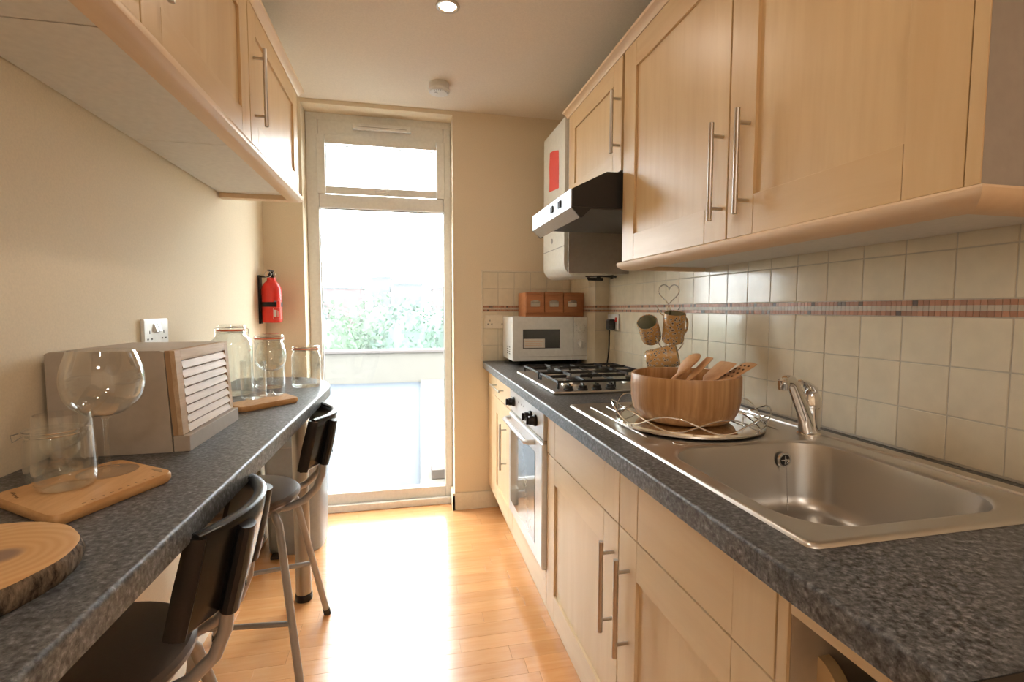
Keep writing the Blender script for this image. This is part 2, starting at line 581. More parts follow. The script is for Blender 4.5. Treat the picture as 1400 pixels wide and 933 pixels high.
def copy_tree(root, loc, label, rz=None, name=None):
    r = root.copy()
    C.objects.link(r)
    r.location = loc
    if rz is not None:
        r.rotation_euler = (0, 0, rz)
    r['label'] = label
    for ch in list(root.children):
        c = ch.copy(); C.objects.link(c); c.parent = r
        for g in list(ch.children):
            d = g.copy(); C.objects.link(d); d.parent = c
    return r

# ------------------------------------------------------------------ room
XL, XR, XT = -0.742, 1.0726, 1.0666     # left wall, right wall, face of the right wall's tiles
YE, YW, CE = 2.841, 2.961, 2.325        # window wall, window frame, ceiling
YB = -2.3                               # wall behind the camera
WT = 0.890                              # worktop

floor = struct('floor', MB().box(XL - .1, XR + .1, YB, YE + .2, -.12, -.004), 'floor_joint', 'orange beech laminate floor of the galley kitchen')
proto = {}
row = 0
y = 0.42
while y < YW - .001:
    y1 = min(y + .0705, YW)
    x = XL - RND.uniform(0, .4)
    while x < .56:
        ln = RND.choice((.31, .37, .43, .49))
        a, b = max(x, XL), min(x + ln, .57)
        if b - a > .02:
            struct('plank', MB().rbox(a + .0002, b - .0002, y + .0002, y1 - .0002, -.004, 0, .0003, 1), 'floor', None, floor, smooth=False)
        x += ln
    y = y1
struct('plank', MB().box(XL, XR, YB, .42, -.004, 0), 'floor', None, floor, smooth=False)

struct('ceiling', MB().box(XL - .1, XR + .1, YB, YE, CE, CE + .1), 'ceiling', 'off-white plain ceiling above the galley')
struct('wall_left', MB().box(XL - .12, XL, YB, YE + .3, -.1, CE + .1), 'paint', 'cream painted wall behind the breakfast bar')
wall_right = struct('wall_right', MB().box(XR, XR + .12, YB, YE + .3, -.1, CE + .1), 'paint', 'tiled wall behind the sink worktop')
WX0, WX1 = -.540, .271                  # window reveal
wb = MB().box(XL, WX0, YE, YE + .3, -.1, CE).box(WX1, XR, YE, YE + .3, -.1, CE).box(WX0, WX1, YE, YE + .3, 2.302, CE)
wb.box(XL - .1, XR + .1, YE, YE + .3, CE, CE + .1)
wall_back = struct('wall_back', wb, 'paint', 'tan painted end wall around the tall window')
struct('wall_front', MB().box(XL, XR, YB - .15, YB, 0, CE), 'paint', 'cream wall behind the viewer')

# skirting
sk = MB().prism([(YE, 0), (YE - .016, 0), (YE - .016, .088), (YE - .010, .1), (YE, .1)], 'x', WX1 - .012, .53)
sk.box(WX1 - .014, WX1, YE - .016, YW, 0, .1)
struct('baseboard_back', sk, 'skirt', 'cream skirting board along the end wall')
struct('baseboard_left', MB().prism([(XL, 0), (XL + .016, 0), (XL + .016, .088), (XL + .01, .1), (XL, .1)], 'y', YB, YE), 'skirt', 'cream skirting board below the breakfast bar')

# window ---------------------------------------------------------------
win = tag(bpy.data.objects.new('window_1', None), 'tall white framed window with a top-hung vent', 'window', kind='structure')
C.objects.link(win); win.location = ((WX0 + WX1) / 2, YW, 0.0); ORG[win] = Vector(win.location)
del win['category']
F0, F1 = YW, YW + .06
def wpart(name, boxes, mat='upvc', r=.004):
    mb = MB()
    for b in boxes:
        mb.rbox(*b, r, 2)
    return build(name, mb, mat, win)
wpart('frame_jamb', [(WX0 + .001, -.475, F0, F1, .0, 2.262)])
wpart('frame_jamb', [(.226, WX1 - .001, F0, F1, .0, 2.262)])
wpart('frame_head', [(-.474, .225, F0, F1, 2.182, 2.262)])
wpart('frame_head', [(WX0, WX1, F0 + .005, F1, 2.2625, 2.302)], 'upvc', .002)
wpart('transom', [(-.474, .225, F0, F1, 1.776, 1.852)])
wpart('frame_sill', [(-.474, .225, F0, F1, .0, .106)])
wpart('threshold', [(WX0 + .02, WX1 - .016, F0 - .03, F0 - .001, .0, .042)])
for nm, b in (('sash_stile', (-.482, -.4365, F0 - .012, F0 - .001, 1.853, 2.181)), ('sash_stile', (.1855, .232, F0 - .012, F0 - .001, 1.853, 2.181)),
              ('sash_rail', (-.436, .185, F0 - .012, F0 - .001, 2.132, 2.181)), ('sash_rail', (-.436, .185, F0 - .012, F0 - .001, 1.853, 1.895))):
    wpart(nm, [b])
wpart('glazing_bead', [(-.474, -.4365, F0 - .0005, F1 - .01, 1.853, 2.181), (.1855, .225, F0 - .0005, F1 - .01, 1.853, 2.181)], 'upvc', .002)
build('pane', MB().box(-.474, .225, F0 + .028, F0 + .034, .107, 1.775), 'pane', win)
build('pane', MB().box(-.436, .185, F0 + .028, F0 + .034, 1.853, 2.181), 'pane', win)
gk = MB()
for x0, x1, z0, z1 in ((-.475, -.471, .107, 1.775), (.222, .226, .107, 1.775), (-.471, .222, 1.771, 1.776), (-.471, .222, .105, .109),
                       (-.437, -.433, 1.895, 2.132), (.182, .186, 1.895, 2.132), (-.433, .182, 2.128, 2.132), (-.433, .182, 1.895, 1.898)):
    gk.box(x0, x1, F0 + .018, F0 + .028, z0, z1)
build('gasket', gk, 'grey_ink', win)
tv = build('trickle_vent', MB().rbox(-.286, .041, F0 - .03, F0 - .001, 2.216, 2.246, .005, 2), 'white', win)
build('vent_slot', MB().box(-.26, .015, F0 - .0305, F0 - .0295, 2.228, 2.231), 'grey_ink', tv)
wh = build('window_handle', MB().rbox(-.165, -.085, F0 - .03, F0 - .012, 1.862, 1.880, .005).rbox(-.135, -.10, F0 - .042, F0 - .028, 1.866, 1.884, .004), 'white', win)
build('hinge', MB().rbox(.226, .236, F0 - .014, F0 - .001, 1.72, 1.83, .003), 'white', win)

# tiles ------------------------------------------------------------------
B0, B1 = 1.1853, 1.2201                 # mosaic border
ROWS = [(WT + .003, .9853), (.9853, 1.0853), (1.0853, B0), (B1, 1.3201), (1.3201, 1.418)]
def tiles(parent, kind, at, lo, hi, cuts, zmax):
    """kind: 'x-' face looks to -X, 'y-' face looks to -Y; 'at' is the face of the tiles"""
    for a, b in zip(cuts, cuts[1:]):
        for z0, z1 in ROWS:
            z1 = min(z1, zmax)
            if z1 - z0 < .01:
                continue
            g = .0011
            if kind == 'x-':
                mb = MB().rbox(at, at + .0045, a + g, b - g, z0 + g, z1 - g, .0013, 2)
            else:
                mb = MB().rbox(a + g, b - g, at, at + .0045, z0 + g, z1 - g, .0013, 2)
            build('tile', mb, 'tile', parent, angle=60)
def mosaic(parent, kind, at, a, b):
    mb = MB(); mb.c = []
    n = int(round((b - a) / .0116)); st = (b - a) / n
    for i in range(n):
        for k, (z0, z1) in enumerate(((B0 + .001, B0 + .0118), (B0 + .0128, B0 + .022), (B0 + .023, B1 - .001))):
            p, q = a + i * st + .0005, a + (i + 1) * st - .0005
            if kind == 'x-':
                mb.box(at, at + .005, p, q, z0, z1)
            else:
                mb.box(p, q, at, at + .005, z0, z1)
            v = RND.uniform(.75, 1.25)
            if k == 1:
                c = (.60 * v ** .4, .52 * v ** .4, .41 * v ** .4)
            elif RND.random() < .12:
                c = (.16 * v, .11 * v, .08 * v)
            else:
                c = (.44 * v, .21 * v, .12 * v)
            mb.c += [c] * 6
    o = build('mosaic_border', mb, 'mosaic', parent, smooth=False, recalc=False)
    at_ = o.data.attributes.new('piece', 'FLOAT_COLOR', 'FACE')
    for i, c in enumerate(mb.c):
        at_.data[i].color = (*c, 1)
    o['kind'] = 'stuff'
BX, BY = .988, 2.443                    # pipe boxing in the far corner
build('grout', MB().box(XT + .0011, XR, .2, BY + .05, WT, 1.42), 'grout', wall_right)
ky = [.259 + .1 * i for i in range(22)] + [BY - .001]
tiles(wall_right, 'x-', XT, 0, 0, [y for y in ky if y < 1.66], 1.366)
tiles(wall_right, 'x-', XT, 0, 0, [y for y in ky if y > 1.65], 1.40)
mosaic(wall_right, 'x-', XT, .259, BY)
box_ = struct('wall_boxing', MB().box(BX + .0007, XR - .001, BY + .0007, YE, WT + .001, 1.42), 'grout', 'tiled pipe boxing in the far corner behind the hob')
tiles(box_, 'y-', BY, 0, 0, [BX + .001, XT], 1.40)
tiles(box_, 'x-', BX, 0, 0, [BY + .001, 2.5435, 2.6435, 2.7435, YE - .007], 1.40)
mosaic(box_, 'y-', BY, BX, XT)
mosaic(box_, 'x-', BX, BY, YE - .006)
build('grout', MB().box(.440, BX, YE - .0035, YE, WT, 1.421), 'grout', wall_back)
tiles(wall_back, 'y-', YE - .0055, 0, 0, [.444, .534, .632, .732, .832, .932, BX - .001], 1.418)
mosaic(wall_back, 'y-', YE - .0055, .444, BX)
build('tile_trim', MB().rbox(.434, .4425, YE - .008, YE, WT, 1.424, .002).rbox(.434, BX, YE - .008, YE, 1.4185, 1.427, .002), 'skirt', wall_back)

# ------------------------------------------------------------------ cabinet pieces
def xb(sg, face, d0, d1):
    """x range between depths d0 and d1 behind a face that looks along sg*X"""
    a, b = face - sg * d0, face - sg * d1
    return (min(a, b), max(a, b))

def bar(mb, sg, face, off, p0, p1, horiz=False, zc=None, yc=None, r=.006):
    """bar handle with two posts on a face; p0..p1 along z, or along y when horiz"""
    x = face + sg * off
    e = (p1 - p0) * .13
    if horiz:
        mb.tube([(x, p0, zc), (x, p1, zc)], r, 12)
        for p in (p0 + e, p1 - e):
            mb.tube([(x, p, zc), (face + sg * .0002, p, zc)], r * .7, 10)
    else:
        mb.tube([(x, yc, p0), (x, yc, p1)], r, 12)
        for p in (p0 + e, p1 - e):
            mb.tube([(x, yc, p), (face + sg * .0002, yc, p)], r * .7, 10)
    return mb

def shaker(parent, sg, face, y0, y1, z0, z1, st=.086, hy=None, hz=None, name='door', wv='beech_v', wh='beech_h'):
    b = xb(sg, face, .0075, .018)
    d = build(name, MB().box(*b, y0 + st - .004, y1 - st + .004, z0 + st - .004, z1 - st + .004), wv, parent)
    X = xb(sg, face, 0, .020)
    g = .0004
    for a, c in ((y0, y0 + st), (y1 - st, y1)):
        build('stile', MB().rbox(*X, a + (g if a > y0 else 0), c - (g if c < y1 else 0), z0, z1, .0012, 2), wv, d)
    for a, c in ((z0, z0 + st), (z1 - st, z1)):
        build('rail', MB().rbox(*X, y0 + st + g, y1 - st - g, a, c, .0012, 2), wh, d)
    if hy is not None:
        h = build('handle', bar(MB(), sg, face, .032, hz[0], hz[1], yc=hy), 'nickel', d)
        h['label'] = 'satin metal bar handle'
    return d

def drawer(parent, sg, face, y0, y1, z0, z1, st=.086, name='drawer_front'):
    X = xb(sg, face, 0, .020)
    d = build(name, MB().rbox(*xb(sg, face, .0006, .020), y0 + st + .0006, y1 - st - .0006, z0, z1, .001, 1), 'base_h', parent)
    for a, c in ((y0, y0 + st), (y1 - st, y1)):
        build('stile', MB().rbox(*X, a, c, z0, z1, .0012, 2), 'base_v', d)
    return d

# right base run -------------------------------------------------------
FX = .475
def base_unit(y0, y1, label, dr=True):
    t = thing('base_cabinet', ((FX + XR) / 2, (y0 + y1) / 2, 0), label, 'cabinet')
    cb = MB().box(FX + .022, 1.05, y0 + .001, y0 + .018, .15, .848).box(FX + .022, 1.05, y1 - .018, y1 - .001, .15, .848)
    cb.box(FX + .022, 1.05, y0 + .018, y1 - .018, .15, .168).box(1.035, 1.05, y0 + .018, y1 - .018, .168, .848)
    build('carcass', cb, 'board_white', t)
    return t
tA = base_unit(1.0135, 1.600, 'beech base cabinet below the drainer, between oven and sink cabinet')
drawer(tA, -1, FX, 1.0150, 1.5985, .7035, .846)
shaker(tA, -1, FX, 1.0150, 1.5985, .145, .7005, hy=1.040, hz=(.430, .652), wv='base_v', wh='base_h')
tB = base_unit(.528, 1.0115, 'beech base cabinet under the sink bowl, nearest with a full door')
drawer(tB, -1, FX, .5295, 1.0105, .7035, .846)
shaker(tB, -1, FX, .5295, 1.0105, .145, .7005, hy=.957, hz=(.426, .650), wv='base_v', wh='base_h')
tC = base_unit(2.170, 2.700, 'beech base cabinet at the window end beyond the oven')
dC = drawer(tC, -1, FX, 2.1715, 2.664, .7235, .846)
build('handle', bar(MB(), -1, FX, .030, 2.345, 2.60, True, zc=.788, r=.005), 'nickel', dC)
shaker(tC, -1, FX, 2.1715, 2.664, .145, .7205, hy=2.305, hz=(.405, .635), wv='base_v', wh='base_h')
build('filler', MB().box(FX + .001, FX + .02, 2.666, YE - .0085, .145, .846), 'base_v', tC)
# open end unit
tD = thing('open_end_unit', (.77, .44, 0), 'narrow open-fronted beech end unit with scalloped rack, beside the sink cabinet', 'shelf')
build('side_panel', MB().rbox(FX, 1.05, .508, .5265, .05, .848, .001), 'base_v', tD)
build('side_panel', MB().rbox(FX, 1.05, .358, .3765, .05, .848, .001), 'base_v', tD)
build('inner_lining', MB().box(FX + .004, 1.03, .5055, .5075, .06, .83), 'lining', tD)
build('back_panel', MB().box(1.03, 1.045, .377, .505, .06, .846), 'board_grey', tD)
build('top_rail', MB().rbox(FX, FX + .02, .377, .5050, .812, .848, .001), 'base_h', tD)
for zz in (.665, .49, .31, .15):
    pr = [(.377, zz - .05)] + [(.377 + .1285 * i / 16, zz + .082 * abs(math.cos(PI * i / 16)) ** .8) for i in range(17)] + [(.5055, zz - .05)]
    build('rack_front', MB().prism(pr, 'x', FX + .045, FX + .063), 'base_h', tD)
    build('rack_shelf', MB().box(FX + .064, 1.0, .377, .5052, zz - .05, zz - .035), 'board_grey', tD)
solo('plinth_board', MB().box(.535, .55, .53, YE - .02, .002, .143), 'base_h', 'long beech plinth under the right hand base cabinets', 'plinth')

# worktop right ----------------------------------------------------------
SX0, SX1, SY0, SY1 = .548, .938, .553, .953   # bowl opening
nose = [(.62, .8505), (.4425, .8505), (.4405, .8525), (.4405, .884)] + [(.4465 - .006 * math.cos(a), .884 + .006 * math.sin(a)) for a in [PI / 2 * i / 8 for i in range(1, 9)]] + [(.62, WT)]
wt = thing('worktop', (.755, 1.57, WT), 'charcoal speckled worktop carrying sink and hob along the tiled wall', 'worktop')
pr = [(min(x, SX0 - .02), z) for x, z in nose]
mb = MB().prism(pr, 'y', .294, YE - .0065)
mb.box(SX0 - .02, XR - .007, .294, SY0 - .02, .8505, WT).box(SX0 - .02, XR - .007, SY1 + .02, YE - .0065, .8505, WT).box(SX1 + .02, XR - .007, SY0 - .02, SY1 + .02, .8505, WT)
build('slab', mb, 'stone', wt)
build('end_strip', MB().box(.445, XR - .007, .2925, .2938, .851, .8895), 'black', wt)

# wall units right --------------------------------------------------------
UX = .747
def wall_unit(sg, face, back, y0, y1, z0, z1, label, doors, group=None):
    t = thing('wall_cabinet', ((face + back) / 2, (y0 + y1) / 2, z0), label, 'cabinet')
    X = (min(face - sg * .022, back), max(face - sg * .022, back))
    build('carcass', MB().box(*X, y0 + .0005, y1 - .0005, z0 + .0005, z1), 'board_white', t)
    for a, b, hy, hz, st in doors:
        shaker(t, sg, face, a, b, z0, z1, st, hy, hz)
    return t
wall_unit(-1, UX, 1.06, .527, 1.032, 1.367, 2.083, 'beech wall cabinet above the sink, nearest on the tiled side', [(.5285, 1.0305, .962, (1.412, 1.640), .086)])
wall_unit(-1, UX, 1.06, 1.034, 1.607, 1.367, 2.083, 'beech wall cabinet above the drainer, beside the black hood', [(1.0355, 1.6055, 1.055, (1.412, 1.642), .086)])
wall_unit(-1, UX, 1.06, 1.622, 2.190, 1.690, 2.083, 'short beech wall cabinet directly over the cooker hood', [(1.6235, 2.1885, 1.640, (1.752, 1.968), .075)])
solo('end_panel', MB().rbox(UX + .002, 1.06, .508, .5255, 1.365, 2.20, .001), 'board_grey', 'taupe end panel closing the near side of the sink wall cabinets', 'panel')
solo('end_panel', MB().rbox(UX + .005, 1.06, 2.196, 2.214, 1.372, 2.083, .001), 'board_grey', 'taupe side panel between the cooker hood cabinet and the white boiler', 'panel')
solo('edge_strip', MB().rbox(UX - .001, UX + .0015, .508, .5265, 1.367, 2.11, .0003, 1), 'beech_v', 'slim beech edging on the front of the taupe end panel', 'trim')
pf = [(.786, 1.3645), (.738, 1.3645), (.7355, 1.3605), (.736, 1.355), (.739, 1.349), (.745, 1.343), (.754, 1.338), (.765, 1.3355), (.786, 1.336)]
def pelmet(name, prof, y0, y1, back, sg, label, near=True):
    t = thing(name, ((prof[0][0] + back) / 2, (y0 + y1) / 2, prof[0][1]), label, 'pelmet')
    d = abs(prof[1][0] - prof[0][0])
    x0 = prof[0][0]
    off = [d - abs(x - x0) if abs(x - x0) <= d else d - abs(x - x0) for x, z in prof]
    n = len(prof)
    def strip(A, B):
        return MB().add(A + B, [tuple(range(n)), tuple(range(2 * n - 1, n - 1, -1))] + [(i, (i + 1) % n, n + (i + 1) % n, n + i) for i in range(n)])
    A = [(x, y0 + o, z) for o, (x, z) in zip(off, prof)] if near else [(x, y0, z) for x, z in prof]
    B = [(x, y1 - o, z) for o, (x, z) in zip(off, prof)]
    build('front_moulding', strip(A, B), 'moulding', t)
    if near:
        build('return_moulding', strip(A, [(back, y, z) for x, y, z in A]), 'moulding', t)
    build('return_moulding', strip(B, [(back, y, z) for x, y, z in B]), 'moulding', t)
    return t
pelmet('light_pelmet', pf, .500, 1.622, 1.058, -1, 'pale beech pelmet under the wall cabinets over the sink')
solo('under_panel', MB().box(.790, 1.058, .550, 1.570, 1.350, 1.3640), 'board_white', 'white board under the wall cabinets above the tiles', 'panel')
cf = [(.790, 2.0845), (.746, 2.0845), (.744, 2.090), (.735, 2.098), (.724, 2.104), (.722, 2.112), (.790, 2.112)]
solo('cornice_strip', MB().prism(cf, 'y', .500, 2.215), 'moulding', 'beech cornice along the top of the right wall cabinets', 'cornice')

# wall units left ----------------------------------------------------------
LX = -.436
def left_unit(y0, y1, label, hy):
    t = wall_unit(1, LX, XL + .004, y0, y1, 1.684, 2.095, label, [(y0 + .0015, y1 - .0015, hy, (1.748, 1.975), .072)])
    build('base_board', MB().box(XL + .004, LX - .048, y0 + .001, y1 - .001, 1.672, 1.6835), 'board_white', t)
left_unit(.375, .975, 'beech wall cabinet nearest the viewer over the breakfast bar', .41)
left_unit(.977, 1.580, 'middle beech wall cabinet over the bread bin', 1.015)
left_unit(1.582, 2.230, 'beech wall cabinet over the bar, nearest to the window', 1.625)
pl = [(LX - .045, 1.6825), (LX + .004, 1.6825), (LX + .008, 1.678), (LX + .010, 1.670), (LX + .009, 1.662), (LX + .003, 1.655), (LX - .006, 1.652), (LX - .022, 1.651), (LX - .045, 1.653)]
pelmet('light_pelmet', pl, .36, 2.262, XL + .004, 1, 'pale beech pelmet under the cabinets over the breakfast bar')
cl = [(LX - .045, 2.0965), (LX + .001, 2.0965), (LX + .003, 2.101), (LX + .012, 2.108), (LX + .022, 2.113), (LX + .024, 2.121), (LX - .045, 2.121)]
solo('cornice_strip', MB().prism(cl, 'y', .36, 2.262), 'moulding', 'beech cornice along the top of the left wall cabinets', 'cornice')

# ------------------------------------------------------------------ oven
t = thing('built_in_oven', (.76, 1.885, 0), 'white built-in oven with glazed door under the hob', 'oven')
OY0, OY1 = 1.6045, 2.1655
build('oven_box', MB().box(FX + .012, 1.03, OY0 + .01, OY1 - .01, .27, .845), 'black_iron', t)
cp = build('control_panel', MB().rbox(FX - .012, FX + .011, OY0, OY1, .738, .846, .006, 3), 'enamel', t)
od = build('oven_door', MB().rbox(FX - .016, FX + .011, OY0, OY1, .268, .728, .008, 3), 'enamel', t)
build('door_glass', MB().rbox(FX - .0175, FX - .0155, 1.70, 2.130, .325, .672, .0008, 1), 'oven_glass', od)
hb = MB().tube([(FX - .016, 2.135, .708), (FX - .040, 2.128, .707), (FX - .048, 2.11, .706), (FX - .048, 1.73, .706), (FX - .040, 1.712, .707), (FX - .016, 1.705, .708)], .0095, 12)
build('handle', hb, 'enamel', od)
build('vent_gap', MB().box(FX - .010, FX + .01, OY0 + .004, OY1 - .004, .729, .737), 'nickel', t)
for ky_, nm in ((2.075, 'knob'), (1.775, 'knob'), (1.705, 'knob')):
    Mx = Matrix.Rotation(-PI / 2, 4, 'Y')
    k = build(nm, MB().lathe([(0, 0), (.021, 0), (.021, .008), (.017, .012), (.0165, .026), (.012, .029), (0, .029)], (FX - .0122, ky_, .790), 20, M=Mx), 'black', cp)
    build('grip', MB().rbox(FX - .050, FX - .040, ky_ - .004, ky_ + .004, .776, .804, .002), 'black', k)
dots = MB()
for yy in (2.12, 1.935, 1.90, 1.99):
    dots.box(FX - .0124, FX - .0121, yy, yy + .006, .80, .806)
build('marking', dots, 'slot', cp)
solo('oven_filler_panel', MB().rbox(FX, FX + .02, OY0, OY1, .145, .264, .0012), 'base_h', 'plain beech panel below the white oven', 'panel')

# ------------------------------------------------------------------ gas hob
HX0, HX1, HY0, HY1 = .517, 1.030, 1.655, 2.262
t = thing('gas_hob', ((HX0 + HX1) / 2, (HY0 + HY1) / 2, WT), 'stainless steel four burner gas hob with black grates', 'hob')
build('hob_plate', MB().rbox(HX0, HX1, HY0, HY1, WT + .0003, WT + .012, .005, 3), 'steel', t)
for cx, cy, rr in ((.650, 1.815, .042), (.900, 1.815, .034), (.650, 2.105, .034), (.900, 2.105, .050)):
    b = build('burner', MB().lathe([(0, 0), (rr + .012, 0), (rr + .010, .006), (rr, .012), (rr * .95, .016), (0, .016)], (cx, cy, WT + .0121), 24), 'nickel', t)
    build('burner_cap', MB().lathe([(0, 0), (rr * .82, 0), (rr * .82, .006), (rr * .7, .009), (0, .009)], (cx, cy, WT + .0283), 24), 'black_iron', b)
for gi, (gy0, gy1) in enumerate(((1.705, 1.955), (1.975, 2.235))):
    gx0, gx1 = .545, 1.005
    zt = WT + .044
    mb = MB()
    s_ = .0036
    mb.rbox(gx0, gx1, gy0, gy0 + 2 * s_, zt - .009, zt, .0015, 1).rbox(gx0, gx1, gy1 - 2 * s_, gy1, zt - .009, zt, .0015, 1)
    mb.rbox(gx0, gx0 + 2 * s_, gy0 + .01, gy1 - .01, zt - .009, zt, .0015, 1).rbox(gx1 - 2 * s_, gx1, gy0 + .01, gy1 - .01, zt - .009, zt, .0015, 1)
    mb.rbox((gx0 + gx1) / 2 - s_, (gx0 + gx1) / 2 + s_, gy0 + .01, gy1 - .01, zt - .009, zt, .0015, 1)
    g = build('grate', mb, 'black_iron', t)
    gc = (gy0 + gy1) / 2
    for cx in (.650, .900):
        for dx, dy in ((1, 0), (-1, 0), (0, 1), (0, -1)):
            ex = {1: min(cx + .13, (gx0 + gx1) / 2 if cx < .77 else gx1), -1: (gx0 if cx < .77 else (gx0 + gx1) / 2)}.get(dx)
            if dx:
                a, b = sorted((cx + dx * .028, ex))
                m2 = MB().rbox(a, b, gc - .003, gc + .003, zt - .008, zt + .004, .0015, 1)
            else:
                a, b = sorted((gc + dy * .028, gy1 if dy > 0 else gy0))
                m2 = MB().rbox(cx - .003, cx + .003, a, b, zt - .008, zt + .004, .0015, 1)
            build('finger', m2, 'black_iron', g)
    for fx in (gx0 + .004, gx1 - .004, (gx0 + gx1) / 2):
        for fy in (gy0 + .005, gy1 - .005):
            build('grate_foot', MB().rbox(fx - .004, fx + .004, fy - .004, fy + .004, WT + .0122, zt - .0092, .0015, 1), 'black_iron', g)
for kx in (.580, .635, .690, .745):
    k = build('knob', MB().lathe([(0, 0), (.019, 0), (.019, .004), (.0155, .007), (.0145, .016), (0, .018)], (kx, 1.681, WT + .0121), 18), 'black', t)
    build('grip', MB().rbox(kx - .0035, kx + .0035, 1.668, 1.694, WT + .0302, WT + .037, .0015), 'black', k)

# ------------------------------------------------------------------ sink
def rr_dist(px, py, hx, hy, r):
    qx, qy = abs(px) - hx + r, abs(py) - hy + r
    return math.hypot(max(qx, 0), max(qy, 0)) + min(max(qx, qy), 0) - r
def rr_ray(a, cx, cy, ox, oy, hx, hy, r):
    """distance from (ox,oy) along angle a to the rounded rectangle centred (cx,cy)"""
    lo, hi = 0.0, 3.0
    for _ in range(44):
        m_ = (lo + hi) / 2
        if rr_dist(ox + math.cos(a) * m_ - cx, oy + math.sin(a) * m_ - cy, hx, hy, r) < 0:
            lo = m_
        else:
            hi = m_
    return lo
KX0, KX1, KY0, KY1 = .505, 1.022, .508, 1.462
bcx, bcy = (SX0 + SX1) / 2, (SY0 + SY1) / 2
bhx, bhy = (SX1 - SX0) / 2, (SY1 - SY0) / 2
kcx, kcy, khx, khy = (KX0 + KX1) / 2, (KY0 + KY1) / 2, (KX1 - KX0) / 2, (KY1 - KY0) / 2
angs = [2 * PI * i / 120 for i in range(120)]
for sx in (KX0, KX1):
    for sy in (KY0, KY1):
        for dx, dy in ((0, .013), (.013, 0), (.004, .004)):
            angs.append(math.atan2(sy + (dy if sy == KY0 else -dy) - bcy, sx + (dx if sx == KX0 else -dx) - bcx) % (2 * PI))
angs = sorted(set(round(a, 6) for a in angs))
def loop(kind, off, z):
    out = []
    for a in angs:
        if kind == 'deck':
            d = rr_ray(a, kcx, kcy, bcx, bcy, khx + off, khy + off, .014)
        else:
            d = rr_ray(a, bcx, bcy, bcx, bcy, bhx + off, bhy + off, max(.085 + off, .02))
        out.append((bcx + math.cos(a) * d, bcy + math.sin(a) * d, z))
    return out
def skin(loops, close=False):
    mb = MB(); n = len(loops[0])
    vs = [p for l in loops for p in l]
    fs = [(i * n + k, i * n + (k + 1) % n, (i + 1) * n + (k + 1) % n, (i + 1) * n + k) for i in range(len(loops) - 1) for k in range(n)]
    if close:
        fs.append(tuple((len(loops) - 1) * n + k for k in range(n)))
    return mb.add(vs, fs)
t = thing('kitchen_sink', (kcx, kcy, WT), 'stainless steel inset sink with one bowl and a ribbed drainer', 'sink')
zd = WT + .0035
dk = skin([loop('deck', 0, WT + .0004), loop('deck', -.002, WT + .0045), loop('deck', -.006, WT + .006), loop('deck', -.012, WT + .0055), loop('deck', -.018, zd), loop('bowl', .012, zd), loop('bowl', .005, zd - .001), loop('bowl', .0005, zd - .005)])
build('deck', dk, 'steel', t, angle=50)
bw = skin([loop('bowl', .0003, zd - .005), loop('bowl', -.003, zd - .018), loop('bowl', -.014, WT - .120), loop('bowl', -.022, WT - .142), loop('bowl', -.038, WT - .152), loop('bowl', -.075, WT - .156), loop('bowl', -.14, WT - .157)], True)
bowl_o = build('bowl', bw, 'steel_bowl', t, angle=60)
bm = bmesh.new(); bm.from_mesh(bowl_o.data)
if sum(f.normal.z for f in bm.faces if f.calc_center_median().z < -.15) < 0:
    bmesh.ops.reverse_faces(bm, faces=bm.faces)
bm.to_mesh(bowl_o.data); bm.free()
bowl_o.data.shade_smooth()
build('bowl_shell', skin([loop('bowl', .0045, zd - .008), loop('bowl', .002, WT - .125), loop('bowl', -.02, WT - .162)], True), 'black_iron', bowl_o)
build('waste', MB().lathe([(0, .001), (.030, .001), (.036, .003), (.041, .002), (.042, 0), (0, 0)], (bcx, bcy, WT - .1568), 24), 'chrome', bowl_o)
Mo = Matrix.Rotation(PI / 2, 4, 'X')
ov = build('overflow', MB().lathe([(.0115, .001), (.013, .0045), (.0165, .0045), (.0185, .001), (.0185, 0)], (.851, SY1 - .010, .852), 24, M=Mo), 'chrome', bowl_o)
ovd = MB().lathe([(0, .0008), (.0125, .0008), (.0125, 0), (0, 0)], (.851, SY1 - .010, .852), 20, M=Mo)
build('overflow_hole', ovd, 'slot', bowl_o)
cross = MB().rbox(.8495, .8525, SY1 - .016, SY1 - .012, .842, .862, .001).rbox(.841, .861, SY1 - .016, SY1 - .012, .8505, .8535, .001).lathe([(0, .001), (.004, .001), (.004, -.004), (0, -.004)], (.851, SY1 - .016, .852), 12, M=Mo)
build('overflow_cross', cross, 'chrome', bowl_o)
ch = MB()
for i in range(34):
    z = .838 - i * .0034
    ch.lathe([(0, -.0019), (.0019, 0), (0, .0019)], (.8515 - i * .0002, SY1 - .0185 - i * .00052, z), 6)
o = build('chain', ch, 'grey_tube', bowl_o)
for i in range(8):
    x = .560 + i * .052
    build('drainer_rib', MB().loft([(x, 1.045, zd - .001), (x, 1.06, zd + .001), (x, 1.40, zd + .001), (x, 1.415, zd - .001)], [.004, .009, .009, .004], [.002, .005, .005, .002], (1, 0, 0), 8), 'steel', t)
build('back_ledge', MB().rbox(.984, 1.014, KY0 + .02, KY1 - .02, zd - .001, zd + .006, .003, 2), 'steel', t)
build('tap_hole_cover', MB().lathe([(0, .003), (.014, .003), (.0165, .0015), (.017, 0)], (.610, .985, zd), 20), 'nickel', t)

